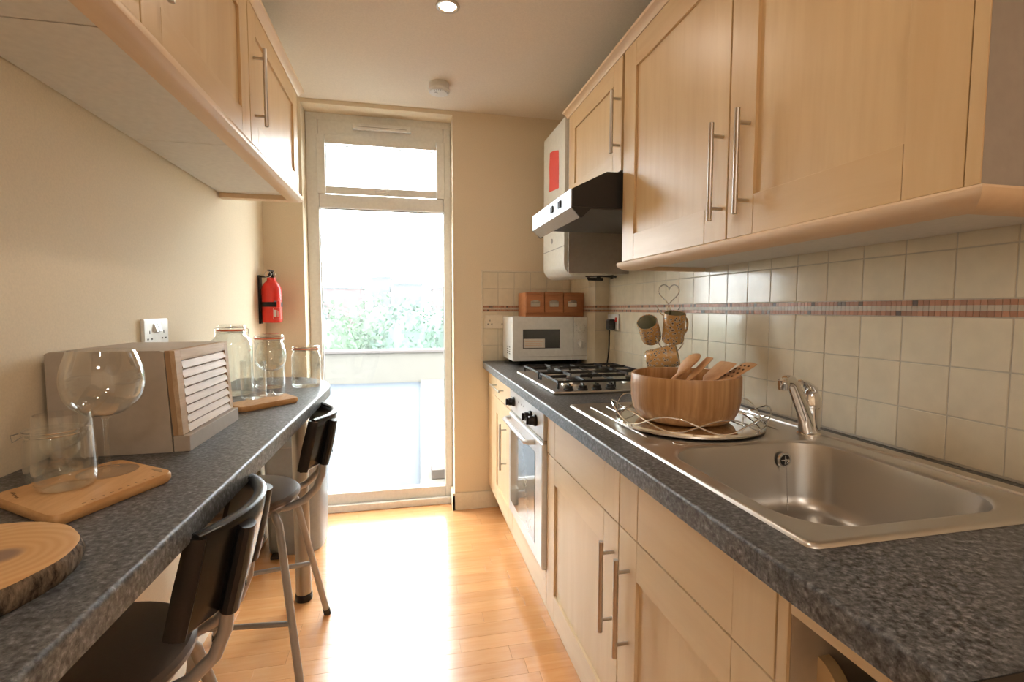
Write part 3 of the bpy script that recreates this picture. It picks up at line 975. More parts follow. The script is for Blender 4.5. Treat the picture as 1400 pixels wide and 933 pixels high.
# mixer tap
tx, ty = .957, .985
t = thing('mixer_tap', (tx, ty, WT), 'chrome mixer tap with angled spout beside the sink bowl', 'tap')
build('tap_body', MB().lathe([(0, .0037), (.027, .0037), (.027, .009), (.024, .013), (.0235, .072), (.025, .074), (.025, .079), (.0235, .081), (.023, .094), (.019, .106), (.010, .112), (0, .1135)], (tx, ty, WT), 28), 'chrome', t)
sp = [(tx - .010, ty - .008, WT + .020), (tx - .022, ty - .012, WT + .050), (tx - .064, ty - .022, WT + .122), (tx - .072, ty - .024, WT + .135), (tx - .082, ty - .026, WT + .143), (tx - .092, ty - .029, WT + .1455), (tx - .102, ty - .031, WT + .145)]
build('spout', MB().tube(sp, [.018, .0170, .0150, .0142, .0135, .0128, .012], 16, flat=.8), 'chrome', t)
build('nozzle', MB().lathe([(0, 0), (.0105, 0), (.012, .003), (.012, .009), (.0128, .011), (.0128, .022), (.010, .026), (0, .027)], (tx - .105, ty - .032, WT + .1235), 20), 'chrome', t)
lv = MB().loft([(tx + .014, ty + .008, WT + .092), (tx + .006, ty + .004, WT + .117), (tx - .012, ty - .004, WT + .129), (tx - .034, ty - .014, WT + .138), (tx - .048, ty - .020, WT + .141)], [.030, .032, .024, .018, .014], [.016, .017, .011, .008, .006], (.45, -.9, 0), 14)
build('lever', lv, 'chrome', t)

# ------------------------------------------------------------------ mirror tray, bowl, utensils
tc_ = (.738, 1.160)
t = thing('mirror_tray', (*tc_, zd), 'round mirror tray with looped chrome wire rim on the drainer', 'tray')
zt_ = zd + .0045
build('mirror_plate', MB().lathe([(0, .010), (.182, .010), (.182, .002), (0, .002)], (*tc_, zt_), 64), 'mirror', t)
build('tray_rim', MB().lathe([(.1825, 0), (.1895, .001), (.1910, .006), (.1895, .011), (.1825, .0115)], (*tc_, zt_), 64, closed=True), 'chrome', t)
for ph in (0, 1):
    pts = []
    for i in range(120):
        a = 2 * PI * i / 120
        h = .012 + .030 * (1 + math.sin(5 * a + .6 + ph * PI)) * .62
        rr = .188 + .014 * (h - .012) / .04
        pts.append((tc_[0] + rr * math.cos(a), tc_[1] + rr * math.sin(a), zt_ + h))
    build('wire_loop', MB().tube(pts, .0019, 6, closed=True), 'chrome', t)
for i in range(4):
    a = PI / 4 + i * PI / 2
    build('foot', MB().lathe([(0, -.0002), (.008, -.0002), (.008, .0019), (0, .0019)], (tc_[0] + .16 * math.cos(a), tc_[1] + .16 * math.sin(a), zt_ - .0018), 10), 'black', t)
zb_ = zt_ + .0102
bc = (.722, 1.152)
bprof = [(0, 0), (.090, 0), (.110, .004), (.124, .014), (.134, .034), (.1385, .062), (.1395, .095), (.1385, .119), (.137, .122), (.1305, .122), (.129, .119), (.1298, .095), (.128, .066), (.122, .040), (.110, .022), (.094, .013), (0, .012)]
o = solo('salad_bowl', MB().lathe(bprof, (*bc, zb_), 64), 'bamboo', 'round bamboo bowl of wooden utensils standing on the mirror tray', 'bowl')

def utensil(name, p0, p1, kind, label):
    a, b = Vector(p0), Vector(p1)
    d = b - a
    t = thing(name, p0, label, 'utensil', 'wooden utensils in the bamboo bowl')
    side = d.cross(Vector((0, 0, 1))).normalized()
    cut = .58 if kind != 'fork' else .62
    P = lambda s, dz=0: a + d * s + Vector((0, 0, dz))
    if kind == 'spoon':
        build('spoon_head', MB().loft([P(.50), P(.56), P(.64, .003), P(.76, .005), P(.88, .004), P(.96, .001), P(1.0, -.001)], [.012, .020, .042, .054, .051, .034, .010], [.009, .011, .016, .02, .018, .012, .004], side, 14), 'spoon', t)
    elif kind == 'slotted':
        h = build('spatula_head', MB().loft([P(.45), P(.55), P(.62), P(.90), P(.985), P(1.0)], [.013, .022, .046, .052, .046, .02], [.009, .007, .007, .006, .005, .003], side, 14), 'spoon', t)
        up = side.cross(d).normalized()
        if up.z < 0: up = -up
        ho = MB()
        for i in range(4):
            for j in (-1, 0, 1):
                c = a + d * (.66 + .08 * i) + side * .013 * j + up * .0028
                ho.lathe([(0, .0012), (.0032, .0012), (.0032, 0), (0, 0)], c, 10, M=up.to_track_quat('Z', 'Y').to_matrix().to_4x4())
        build('hole', ho, 'ink', h)
    else:
        w = .070 if kind == 'wide' else .036
        build('spatula_head', MB().loft([P(.45), P(.55), P(.64), P(.90), P(.985), P(1.0)], [.013, .022, w * .82, w, w * .96, w * .88], [.009, .007, .007, .006, .005, .0035], side, 14), 'spoon', t)
    build('stem', MB().tube([P(0), P(.25), P(.5)], [.006, .006, .0058], 10), 'spoon', t)
utensil('wooden_spoon', (.640, 1.170, zb_ + .050), (.772, 1.165, 1.080), 'spoon', 'wooden spoon with rounded head, leftmost and highest in the bamboo bowl')
utensil('wooden_spatula', (.660, 1.150, zb_ + .040), (.788, 1.140, 1.072), 'narrow', 'narrow wooden spatula between the spoon and the broad spatula')
utensil('wooden_spatula', (.680, 1.120, zb_ + .040), (.832, 1.125, 1.060), 'wide', 'broad plain wooden spatula in the middle of the bamboo bowl')
utensil('slotted_spatula', (.675, 1.085, zb_ + .052), (.882, 1.098, 1.060), 'slotted', 'wooden spatula with small holes leaning over the rim beside the tap')

# ------------------------------------------------------------------ mug tree and mugs
mx_, my_ = .908, 1.560
t = thing('mug_tree', (mx_, my_, WT), 'chrome wire mug tree with a heart top in front of the tiles', 'mug tree')
ring = [(mx_ + .062 * math.cos(2 * PI * i / 40), my_ + .062 * math.sin(2 * PI * i / 40), WT + .0035) for i in range(40)]
b = build('base_ring', MB().tube(ring, .003, 8, closed=True), 'chrome', t)
build('base_bar', MB().tube([(mx_ - .060, my_, WT + .0035), (mx_ + .060, my_, WT + .0035)], .003, 8), 'chrome', b)
for dx in (-.006, .006):
    build('stem', MB().tube([(mx_ + dx, my_, WT + .006), (mx_ + dx, my_, 1.214)], .0022, 8), 'chrome', t)
hp = []
for i in range(49):
    a = -PI + 2 * PI * i / 48
    hx = 16 * math.sin(a) ** 3
    hz = 13 * math.cos(a) - 5 * math.cos(2 * a) - 2 * math.cos(3 * a) - math.cos(4 * a)
    hp.append((mx_ + hx * .0025, my_, 1.256 + hz * .0025))
build('heart', MB().tube(hp, .0022, 8), 'chrome', t)
def hook(dx, dy, z):
    pts = [(mx_ + dx * s, my_ + dy * s, z + .03 * s * s - .012 * math.sin(PI * s)) for s in [i / 10 for i in range(11)]]
    build('hook', MB().tube(pts, .0022, 8), 'chrome', t)
hook(-.048, .0, 1.185); hook(.047, .0, 1.185); hook(-.02, -.045, 1.17); hook(-.052, -.01, 1.07); hook(.055, -.01, 1.05); hook(.02, .05, 1.07)

def mug(c_open, c_base, r, hdir, label, rim=.004):
    a, b = Vector(c_base), Vector(c_open)
    L = (b - a).length
    Mx = (b - a).normalized().to_track_quat('Z', 'Y').to_matrix().to_4x4()
    t = thing('mug', a, label, 'mug', 'patterned mugs on the chrome mug tree')
    body = build('mug_body', MB().lathe([(0, 0), (r * .86, 0), (r * .97, .004), (r, .010), (r, L - .002), (r - .0012, L), (r - .003, L - .001), (r - .0032, L - .003)], a, 32, M=Mx), 'mug', t)
    build('mug_lining', MB().lathe([(r - .0033, L - .0025), (r - .0033, .012), (r * .8, .006), (0, .0055)], a, 32, M=Mx), 'mug_in', body)
    ax = (b - a).normalized()
    hd = Vector(hdir); hd = (hd - ax * hd.dot(ax)).normalized()
    pts = [a + ax * (L * .5 - L * .30 * math.cos(PI * s)) + hd * (r - .001 + .024 * math.sin(PI * s) ** .7) for s in [i / 10 for i in range(11)]]
    build('mug_handle', MB().tube(pts, .0042, 8), 'mug', t)
mug((.822, 1.555, 1.156), (.870, 1.605, 1.094), .036, (.2, .4, 1), 'mug tipped away showing its sage green inside, left on the tree')
mug((.900, 1.505, 1.187), (.908, 1.530, 1.086), .0365, (1, .2, 0), 'upright patterned mug hanging below the heart')
mug((.898, 1.478, 1.046), (.815, 1.535, 1.020), .037, (.25, 0, -1), 'lowest patterned mug lying sideways just above the bamboo bowl')

# ------------------------------------------------------------------ cooker hood
t = thing('cooker_hood', (.82, 1.89, 1.55), 'black and steel cooker hood hanging over the hob', 'cooker hood')
GY0, GY1 = 1.6235, 2.150
hp_ = [(1.055, 1.556), (.568, 1.556), (.568, 1.618), (.694, 1.681), (1.055, 1.686)]
build('hood_body', MB().prism(hp_, 'y', GY0, GY1), 'hood_black', t)
fs_ = build('steel_fascia', MB().rbox(.5635, .5675, GY0 + .001, GY1, 1.553, 1.6185, .001), 'fascia', t)
for yy in (1.752, 1.848):
    build('switch', MB().rbox(.559, .5633, yy - .016, yy + .016, 1.575, 1.601, .002), 'slot', fs_)
build('filter', MB().box(.600, 1.02, GY0 + .012, GY1 - .012, 1.5525, 1.5558), 'filter', t)
build('filter_clip', MB().rbox(.845, .865, 1.70, 1.715, 1.549, 1.5523, .001), 'slot', t)
build('visor', MB().prism([(.563, 1.5525), (.566, 1.5525), (.600, 1.524), (.598, 1.521)], 'y', GY0 + .006, GY1), 'visor', t)
for yy in (GY0 + .003, GY1 - .006):
    build('visor_arm', MB().prism([(.565, 1.5555), (.640, 1.5555), (.604, 1.520), (.596, 1.520)], 'y', yy - .0025, yy + .0025), 'hood_black', t)

# ------------------------------------------------------------------ boiler
t = thing('wall_boiler', (.9, 2.41, 1.35), 'white wall boiler with a red notice beyond the cooker hood', 'boiler')
bpf = [(1.055, 1.372)] + [(.80 - .062 * math.sin(a), 1.432 - .062 * math.cos(a) - .012) for a in [PI / 2 * i / 8 for i in range(9)]] + [(.738, 2.10), (.76, 2.125), (1.055, 2.125)]
build('casing', MB().prism(bpf, 'y', 2.222, 2.575), 'boiler', t)
build('seam', MB().box(.7370, .7379, 2.222, 2.575, 1.500, 1.5035), 'grey_ink', t)
dl = build('dial', MB().lathe([(0, .002), (.012, .002), (.013, 0), (0, 0)], (.7378, 2.42, 1.548), 16, M=Matrix.Rotation(-PI / 2, 4, 'Y')), 'grey_ink', t)
nb = MB()
pts = [(2.312, 1.792), (2.472, 1.808), (2.468, 1.87), (2.474, 1.93), (2.462, 2.006), (2.40, 1.998), (2.318, 1.975), (2.312, 1.90)]
build('notice', MB().prism(pts, 'x', .7366, .7376), 'notice', t)
pp = MB().tube([(.86, 2.25, 1.362), (.93, 2.27, 1.366), (1.04, 2.30, 1.364)], .006, 8).tube([(.90, 2.32, 1.3605), (.90, 2.32, 1.352), (.98, 2.33, 1.352)], .008, 8)
pp.tube([(.93, 2.26, 1.372), (.93, 2.26, 1.345)], .010, 8).tube([(1.0, 2.26, 1.372), (1.0, 2.26, 1.352)], .008, 8)
build('pipework', pp, 'slot', t)

# ------------------------------------------------------------------ microwave and drawer box
t = thing('microwave', (.79, 2.68, WT), 'white microwave oven standing at the far end of the worktop', 'microwave')
UX0, UX1, UY0, UZ0, UZ1 = .560, .992, 2.555, .917, 1.158
build('case', MB().rbox(UX0, UX1, UY0 + .012, YE - .02, UZ0, UZ1, .006, 2), 'white', t)
dr_ = build('door', MB().rbox(UX0, .9075, UY0, UY0 + .0115, UZ0, UZ1, .004, 2), 'white', t)
build('door_window', MB().rbox(.618, .828, UY0 - .0012, UY0 - .0002, .984, 1.089, .0004, 1), 'mw_glass', dr_)
st_ = build('sticker', MB().box(.622, .742, UY0 - .0016, UY0 - .0013, .988, 1.038), 'label_paper', dr_)
st_['label'] = 'pale paper sticker across the window'
ln_ = MB()
for i, w in enumerate((.10, .085, .095)):
    ln_.box(.630, .630 + w, UY0 - .0019, UY0 - .0017, 1.022 - i * .010, 1.0235 - i * .010)
build('sticker_line', ln_, 'label_ink', st_)
cp = build('control_panel', MB().rbox(.9082, UX1, UY0, UY0 + .0115, UZ0, UZ1, .004, 2), 'white', t)
for zz in (1.095, 1.008):
    k = build('dial', MB().lathe([(0, .014), (.016, .014), (.019, .011), (.020, 0), (0, 0)], (.950, UY0 - .0002, zz), 24, M=Matrix.Rotation(PI / 2, 4, 'X')), 'white', cp)
    build('pointer', MB().rbox(.947, .953, UY0 - .021, UY0 - .0148, zz - .017, zz + .017, .002), 'white', k)
    tk = MB()
    for j in range(12):
        a = 2 * PI * j / 12
        tk.box(.950 + .027 * math.cos(a) - .0012, .950 + .027 * math.cos(a) + .0012, UY0 - .0004, UY0 - .0001, zz + .027 * math.sin(a) - .0012, zz + .027 * math.sin(a) + .0012)
    build('tick_mark', tk, 'grey_ink', cp)
build('lower_trim', MB().box(UX0 + .004, UX1 - .004, UY0 - .0008, UY0 - .0002, .939, .9405), 'grey_ink', dr_)
vs_ = MB()
for i in range(4):
    for j in range(2):
        vs_.rbox(UX0 - .0006, UX0 - .0001, UY0 + .06 + j * .05, UY0 + .09 + j * .05, .95 + i * .012, .955 + i * .012, .0001, 1)
build('side_vent', vs_, 'slot', t)
for fx in (UX0 + .04, UX1 - .04):
    for fy in (UY0 + .04, YE - .07):
        build('foot', MB().lathe([(0, 0), (.014, 0), (.016, .026), (0, .026)], (fx, fy, WT + .0004), 14), 'black', t)
build('underside', MB().box(UX0 + .01, UX1 - .01, UY0 + .02, YE - .03, .9135, .9168), 'slot', t)

bz = UZ1 + .0005
t = thing('drawer_box', (.815, 2.69, bz), 'small cherry wood box of three drawers on top of the microwave', 'box')
DX = [(.646, .748), (.752, .858), (.862, .962)]
DZ = bz + .134
build('case', MB().rbox(.644, .985, 2.606, 2.78, bz, DZ, .002), 'cherry', t)
for i, (a, b) in enumerate(DX):
    d = build('drawer', MB().rbox(a, b, 2.594, 2.6055, bz + .022, DZ - .014, .0015), 'cherry', t)
    c = (a + b) / 2
    h = build('label_holder', MB().rbox(c - .026, c + .026, 2.590, 2.5937, bz + .055, bz + .086, .0015), 'nickel', d)
    build('cup_pull', MB().loft([(c - .024, 2.588, bz + .080), (c - .012, 2.582, bz + .083), (c + .012, 2.582, bz + .083), (c + .024, 2.588, bz + .080)], [.006, .014, .014, .006], [.004, .008, .008, .004], (0, 0, 1), 10), 'nickel', d)
    build('lid_edge', MB().rbox(a, b, 2.594, 2.6055, DZ - .012, DZ + (.004 if i == 1 else 0), .001), 'cherry', d)

# ------------------------------------------------------------------ sockets
def holes(mb, P, base=0):
    """UK three pin group drawn as raised dark slots; P(u, v) gives a box centre"""
    for (u, v, w, h) in ((0, .012, .004, .009), (-.011, -.008, .008, .0045), (.011, -.008, .008, .0045)):
        P(mb, base + u, v, w, h)
t = thing('wall_socket', (XL, 1.645, 1.125), 'white double socket on the cream wall above the bread bin', 'socket')
pl_ = build('faceplate', MB().rbox(XL + .0005, XL + .011, 1.572, 1.718, 1.083, 1.170, .004, 3), 'socket', t)
m1 = MB()
def PL(mb, u, v, w, h):
    mb.box(XL + .0111, XL + .0114, 1.645 + u - w / 2, 1.645 + u + w / 2, 1.118 + v - h / 2, 1.118 + v + h / 2)
holes(m1, PL, -.042); holes(m1, PL, .042)
build('pin_slot', m1, 'slot', pl_)
for dy in (-.009, .009):
    build('rocker_switch', MB().prism([(XL + .0112, 1.128), (XL + .019, 1.131), (XL + .013, 1.154), (XL + .0112, 1.155)], 'y', 1.645 + dy - .0075, 1.645 + dy + .0075), 'white', t)

t = thing('wall_socket', (XT, 2.367, 1.13), 'white switched socket with a black plug on the right hand tiles', 'socket')
pl_ = build('faceplate', MB().rbox(XT - .011, XT - .0006, 2.300, 2.434, 1.090, 1.174, .004, 3), 'socket', t)
build('rocker_switch', MB().rbox(XT - .017, XT - .0112, 2.315, 2.328, 1.135, 1.158, .002), 'red', pl_)['label'] = 'red switch of the socket'
build('rocker_switch', MB().rbox(XT - .017, XT - .0112, 2.405, 2.420, 1.135, 1.158, .002), 'white', pl_)
t = thing('power_plug', (XT - .03, 2.355, 1.12), 'black plug with a black flex running down to the worktop', 'plug')
build('plug_body', MB().rbox(XT - .046, XT - .0118, 2.325, 2.377, 1.092, 1.148, .009, 3), 'black', t)
build('flex', MB().tube([(XT - .035, 2.350, 1.0915), (XT - .036, 2.350, 1.060), (XT - .034, 2.354, 1.02), (XT - .030, 2.368, .98), (XT - .026, 2.385, .945), (XT - .024, 2.40, .915), (XT - .023, 2.408, .8946)], .0036, 8), 'black', t)

t = thing('wall_socket', (.522, YE, 1.13), 'cream double socket on the end wall, partly behind the microwave', 'socket')
pl_ = build('faceplate', MB().rbox(.452, .598, YE - .016, YE - .0062, 1.084, 1.166, .004, 3), 'skirt', t)
m1 = MB()
def PE(mb, u, v, w, h):
    mb.box(.525 + u - w / 2, .525 + u + w / 2, YE - .0164, YE - .0161, 1.120 + v - h / 2, 1.120 + v + h / 2)
holes(m1, PE, -.042); holes(m1, PE, .042)
build('pin_slot', m1, 'slot', pl_)

# ------------------------------------------------------------------ ceiling fittings
t = thing('smoke_alarm', (.175, 2.525, CE), 'round white smoke alarm on the ceiling near the window', 'smoke alarm')
build('base', MB().lathe([(0, 0), (.050, 0), (.050, -.022), (.047, -.026), (0, -.026)], (.175, 2.525, CE - .0005), 32), 'white', t)
cv = build('cover', MB().lathe([(0, -.0262), (.053, -.0262), (.054, -.036), (.048, -.044), (.030, -.047), (0, -.048)], (.175, 2.525, CE - .0005), 32), 'white', t)
sl = MB()
for i in range(9):
    a = -2.2 + i * .25
    sl.box(.175 + .042 * math.cos(a) - .002, .175 + .042 * math.cos(a) + .002, 2.525 + .042 * math.sin(a) - .004, 2.525 + .042 * math.sin(a) + .004, CE - .0475, CE - .0466)
build('vent_slot', sl, 'grey_ink', cv)
build('test_button', MB().lathe([(0, -.0482), (.010, -.0482), (.010, -.051), (0, -.052)], (.16, 2.52, CE), 16), 'white', cv)

def downlight(x, y, label):
    t = thing('downlight', (x, y, CE), label, 'downlight', 'recessed ceiling downlights')
    build('bezel', MB().lathe([(.033, -.0005), (.043, -.0005), (.045, -.003), (.042, -.007), (.036, -.009), (.031, -.004)], (x, y, CE), 32, closed=True), 'steel', t)
    build('lamp_face', MB().lathe([(0, -.0035), (.0300, -.0035), (.0300, -.0008), (0, -.0008)], (x, y, CE), 24), 'lamp', t)
    L = bpy.data.lights.new('downlight_lamp', 'AREA')
    L.shape = 'DISK'; L.size = .085; L.energy = LAMP_W; L.color = (1.0, .86, .70)
    lo = bpy.data.objects.new('downlight_lamp', L); C.objects.link(lo)
    lo.parent = t; lo.location = (0, 0, -.012)
downlight(.165, 1.885, 'lit recessed downlight with a steel ring in the kitchen ceiling')
downlight(.165, .55, 'added fill downlight, unseen in the ceiling above the viewer')  # this one and the next are unseen, added for soft fill
downlight(.165, -.75, 'added fill downlight, unseen in the ceiling furthest behind the viewer')
def add_fill_lamp(x, y, label):  # unseen lamp, added only to fill the room with light from behind
    t = thing('fill_lamp', (x, y, CE), label, 'fill lamp')
    build('fill_lamp_base', MB().lathe([(0, -.0005), (.20, -.0005), (.20, -.02), (0, -.02)], (x, y, CE), 40), 'white', t)
    build('fill_shade', MB().lathe([(0, -.0205), (.19, -.0205), (.18, -.05), (.12, -.075), (0, -.085)], (x, y, CE), 40), 'opal', t)
    L = bpy.data.lights.new('fill_lamp_light', 'AREA')
    L.shape = 'DISK'; L.size = .38; L.energy = FILL_W; L.color = (1.0, .94, .87)
    lo = bpy.data.objects.new('fill_lamp_light', L); C.objects.link(lo)
    lo.parent = t; lo.location = (0, 0, -.09)
add_fill_lamp(.165, -1.5, 'added round fill lamp, unseen in the room behind the viewer')

# ------------------------------------------------------------------ breakfast bar
BZ = .885
bx = lambda y: -.327 + (y - .47) * .0135
edge = [(bx(y), y) for y in (-.6, .47, 1.2, 2.03)]
for i in range(1, 15):
    a = PI / 2 * i / 14
    edge.append((-.555 + .249 * math.cos(a), 2.03 + .37 * math.sin(a)))
edge += [(XL + .001, 2.40)]
poly_in = [(XL + .001, -.6)] + edge
t = thing('breakfast_bar', (-.53, .9, 0), 'charcoal speckled breakfast bar along the cream wall', 'breakfast bar')
def inset(pts, d):
    out = []
    n = len(pts)
    for i, p in enumerate(pts):
        a = Vector(pts[max(i - 1, 0)]); b = Vector(pts[min(i + 1, n - 1)])
        tg = (b - a).normalized()
        nrm = Vector((-tg.y, tg.x))
        out.append((p[0] + nrm.x * d, p[1] + nrm.y * d))
    return out
mb = MB()
secs = [(0.002, BZ - .040), (0.0, BZ - .038), (0.0, BZ - .007)] + [(.007 - .007 * math.cos(a), BZ - .007 + .007 * math.sin(a)) for a in [PI / 2 * i / 6 for i in range(1, 7)]]
rows_ = [[(x, y, z) for x, y in inset(edge, d)] for d, z in secs]
n = len(edge)
vs = [p for r in rows_ for p in r]
fs = [(i * n + k, i * n + k + 1, (i + 1) * n + k + 1, (i + 1) * n + k) for i in range(len(rows_) - 1) for k in range(n - 1)]
top = rows_[-1]; bot = rows_[0]
k0 = len(vs)
vs += [(XL + .001, p[1], BZ) for p in top] + [(XL + .001, p[1], BZ - .04) for p in bot]
tb = (len(rows_) - 1) * n
fs += [(tb + k, tb + k + 1, k0 + k + 1, k0 + k) for k in range(n - 1)] + [(k, k + 1, k0 + n + k + 1, k0 + n + k) for k in range(n - 1)]
mb.add(vs, fs)
build('bar_top', mb, 'stone', t, angle=40)
for lx, ly in ((-.428, 2.070), (-.428, .02)):
    lg = build('leg', MB().lathe([(0, .030), (.030, .030), (.030, BZ - .0455), (.045, BZ - .0450), (.045, BZ - .0405), (0, BZ - .0405)], (lx, ly, 0), 28), 'leg_steel', t)
    build('leg_foot', MB().lathe([(0, .0004), (.032, .0004), (.034, .006), (.034, .026), (.031, .0298), (0, .0298)], (lx, ly, 0), 28), 'black', lg)['label'] = 'black adjustable foot'

# ------------------------------------------------------------------ bar stools
SH = .600
def make_stool(loc, label, rz=0.0):
    t = thing('bar_stool', loc, label, 'stool', 'bar stools at the breakfast bar', rz)
    B = lambda nm, mb, mat, par=None, **k: build(nm, mb, mat, par or t, local=True, **k)
    s = B('seat', MB().lathe([(0, SH - .034), (.154, SH - .034), (.167, SH - .030), (.175, SH - .020), (.176, SH - .010), (.169, SH - .002), (.157, SH), (0, SH - .002)], (0, 0, 0), 56), 'seat')
    rimp = [(.1805 * math.cos(2 * PI * i / 56), .1805 * math.sin(2 * PI * i / 56), SH - .0345) for i in range(56)]
    B('seat_ring', MB().tube([(x * .80, y * .80, SH - .044) for x, y, z in rimp], .0095, 10, closed=True), 'grey_tube')
    feet = [(.190, -.272), (.246, .213), (-.132, -.185), (-.132, .185)]
    tops = [(.120, -.125), (.150, .085), (-.09, -.085), (-.09, .085)]
    def lp(i, z):
        s_ = 1 - z / (SH - .06)
        return Vector((tops[i][0] + (feet[i][0] - tops[i][0]) * s_, tops[i][1] + (feet[i][1] - tops[i][1]) * s_, z))
    for i in range(4):
        p = lp(i, SH - .075)
        q = Vector((tops[i][0] * .8, tops[i][1] * .8, SH - .047))
        l = B('leg', MB().tube([q, (q + p) / 2 + Vector((0, 0, .010)), p, lp(i, .35), lp(i, .02)], .0115, 12), 'grey_tube')
        B('foot_cap', MB().tube([lp(i, .026), lp(i, .0005)], .0135, 12), 'black', l)
    for a, b, z in ((0, 2, .245), (1, 3, .245), (0, 1, .17), (2, 3, .30)):
        if (a, b) == (0, 1):
            continue
        B('rung', MB().tube([lp(a, z), lp(b, z)], .0085, 10), 'grey_tube')
    # back: curved black board on two tubes
    hw, dep = .155, .062
    def arc(s, z, off=0.0):
        """s in -1..1 across the back; off moves outward"""
        yy = hw * s
        ln = (z - .69) / .165
        x0 = .192 + .037 * ln
        xx = x0 + dep * (1 - s * s) + off * 1.0
        return Vector((xx, yy * (1 + off * .5), z))
    nS, zs = 20, [.692, .70, .74, .78, .82, .846, .853]
    th = [.004, .011, .012, .012, .012, .011, .004]
    vs, fs = [], []
    for off in (0, 1):
        for z, h in zip(zs, th):
            for i in range(nS + 1):
                vs.append(arc(-1 + 2 * i / nS, z, (h if off else -h) / 1.0 + .0))
    W_ = nS + 1; H_ = len(zs)
    for off in (0, 1):
        b0 = off * W_ * H_
        for j in range(H_ - 1):
            for i in range(nS):
                fs.append((b0 + j * W_ + i, b0 + j * W_ + i + 1, b0 + (j + 1) * W_ + i + 1, b0 + (j + 1) * W_ + i))
    O1 = W_ * H_
    for i in range(nS):
        fs.append((i, i + 1, O1 + i + 1, O1 + i)); j = (H_ - 1) * W_
        fs.append((j + i, j + i + 1, O1 + j + i + 1, O1 + j + i))
    for j in range(H_ - 1):
        for i in (0, nS):
            fs.append((j * W_ + i, (j + 1) * W_ + i, O1 + (j + 1) * W_ + i, O1 + j * W_ + i))
    bk = B('backrest', MB().add(vs, fs), 'black_gloss', angle=50)
    for sg in (-1, 1):
        s_ = .56 * sg
        q = [arc(s_, .695, .020), arc(s_, .77, .0205), arc(s_, .838, .020)]
        B('sleeve', MB().loft(q, [.044, .046, .042], [.030, .032, .026], (0, 1, 0), 12), 'black', bk)
        e = [arc(sg * .985, .694, .0), arc(sg * .985, .77, .0), arc(sg * .985, .850, .0)]
        B('edge_rib', MB().loft(e, [.014, .014, .014], [.032, .034, .030], (0, 1, 0), 10), 'black', bk)
        B('screw', MB().lathe([(0, .003), (.004, .002), (.005, 0), (0, 0)], arc(s_, .735, .037), 10, M=Matrix.Rotation(PI / 2, 4, 'Y')), 'black', bk)
        a = arc(s_, .70, .016)
        tp = [a + Vector((.002, 0, .05)), a, Vector((a.x - .004, a.y, .660)), Vector((a.x - .022, a.y * .98, .615)), Vector((a.x - .060, a.y * .95, .578)), Vector((a.x - .105, a.y * .9, .560)), Vector((.105, a.y * .85, .557))]
        B('back_tube', MB().tube(tp, .0115, 12), 'grey_tube')
    tr = [arc(-1 + 2 * i / nS, .8545, 0) for i in range(nS + 1)]
    B('top_edge', MB().loft(tr, [.021] * (nS + 1), [.006] * (nS + 1), (1, 0, 0), 8), 'black_gloss', bk)
    return t
st1 = make_stool((-.561, .932, 0), 'nearer bar stool, brown round seat and curved black back, beside the bread bin', .10)
st2 = copy_tree(st1, (-.534, 1.705, 0), 'farther bar stool, brown round seat and black back, beside the steel bar leg', .13)

# ------------------------------------------------------------------ pedal bin
bcx_, bcy_ = -.552, 2.605
def sup(hx, hy, z, n=48, e=3.2):
    return [(bcx_ + hx * math.copysign(abs(math.cos(2 * PI * i / n)) ** (2 / e), math.cos(2 * PI * i / n)), bcy_ + hy * math.copysign(abs(math.sin(2 * PI * i / n)) ** (2 / e), math.sin(2 * PI * i / n)), z) for i in range(n)]
def stack(secs):
    loops = [sup(*s) for s in secs]
    n = len(loops[0]); mb = MB()
    fs = [(i * n + k, i * n + (k + 1) % n, (i + 1) * n + (k + 1) % n, (i + 1) * n + k) for i in range(len(loops) - 1) for k in range(n)]
    fs += [tuple(range(n)), tuple((len(loops) - 1) * n + k for k in range(n))]
    return mb.add([p for l in loops for p in l], fs)
t = thing('pedal_bin', (bcx_, bcy_, 0), 'grey plastic pedal bin standing in the corner by the window', 'bin')
build('bin_body', stack([(.128, .138, .001), (.132, .142, .02), (.142, .152, .535)]), 'bin_body', t)
build('bin_lid', stack([(.150, .160, .5355), (.162, .172, .543), (.158, .168, .562), (.128, .138, .592), (.07, .08, .605)]), 'bin_lid', t, angle=45)
build('pedal', MB().rbox(-.645, -.59, 2.415, 2.462, .008, .024, .004), 'black', t)
build('bin_label', MB().box(-.4095, -.4088, 2.60, 2.625, .49, .515), 'label_paper', t)

# ------------------------------------------------------------------ bread bin
t = thing('bread_bin', (-.60, 1.33, BZ), 'stone coloured bread bin with slatted oak front on the bar', 'bread bin')
y0, y1 = 1.176, 1.492
prof_ = [(-.730, BZ + .0005), (-.502, BZ + .0005), (-.512, 1.1045), (-.520, 1.1085), (-.722, 1.1085), (-.730, 1.1045)]
build('tin_case', MB().prism(prof_, 'y', y0, y1), 'bread_tin', t)
build('base_lip', MB().rbox(-.5008, -.468, y0, y1, BZ + .0005, .921, .002), 'bread_tin', t)
def frx(z, d):
    return -.5005 - .0105 * (z - .922) / .182 + d
fr = build('oak_front', MB().prism([(frx(.922, 0), .922), (frx(.922, .010), .922), (frx(1.108, .010), 1.108), (frx(1.108, 0), 1.108)], 'y', y0 + .001, y1 - .001), 'oak_side', t)
def frp(za, zb, ya, yb, nm, mat, d0=.0103, d1=.0195):
    build(nm, MB().prism([(frx(za, d0), za), (frx(za, d1), za), (frx(zb, d1), zb), (frx(zb, d0), zb)], 'y', ya, yb), mat, fr)
frp(.924, 1.106, y0 + .0305, y1 - .0225, 'backing', 'oak', .0101, .0125)
frp(.922, 1.108, y0 + .001, y0 + .030, 'stile', 'oak')
frp(.922, 1.108, y1 - .022, y1 - .001, 'stile', 'oak')
frp(1.086, 1.108, y0 + .0305, y1 - .0225, 'rail', 'oak')
zz = .9225
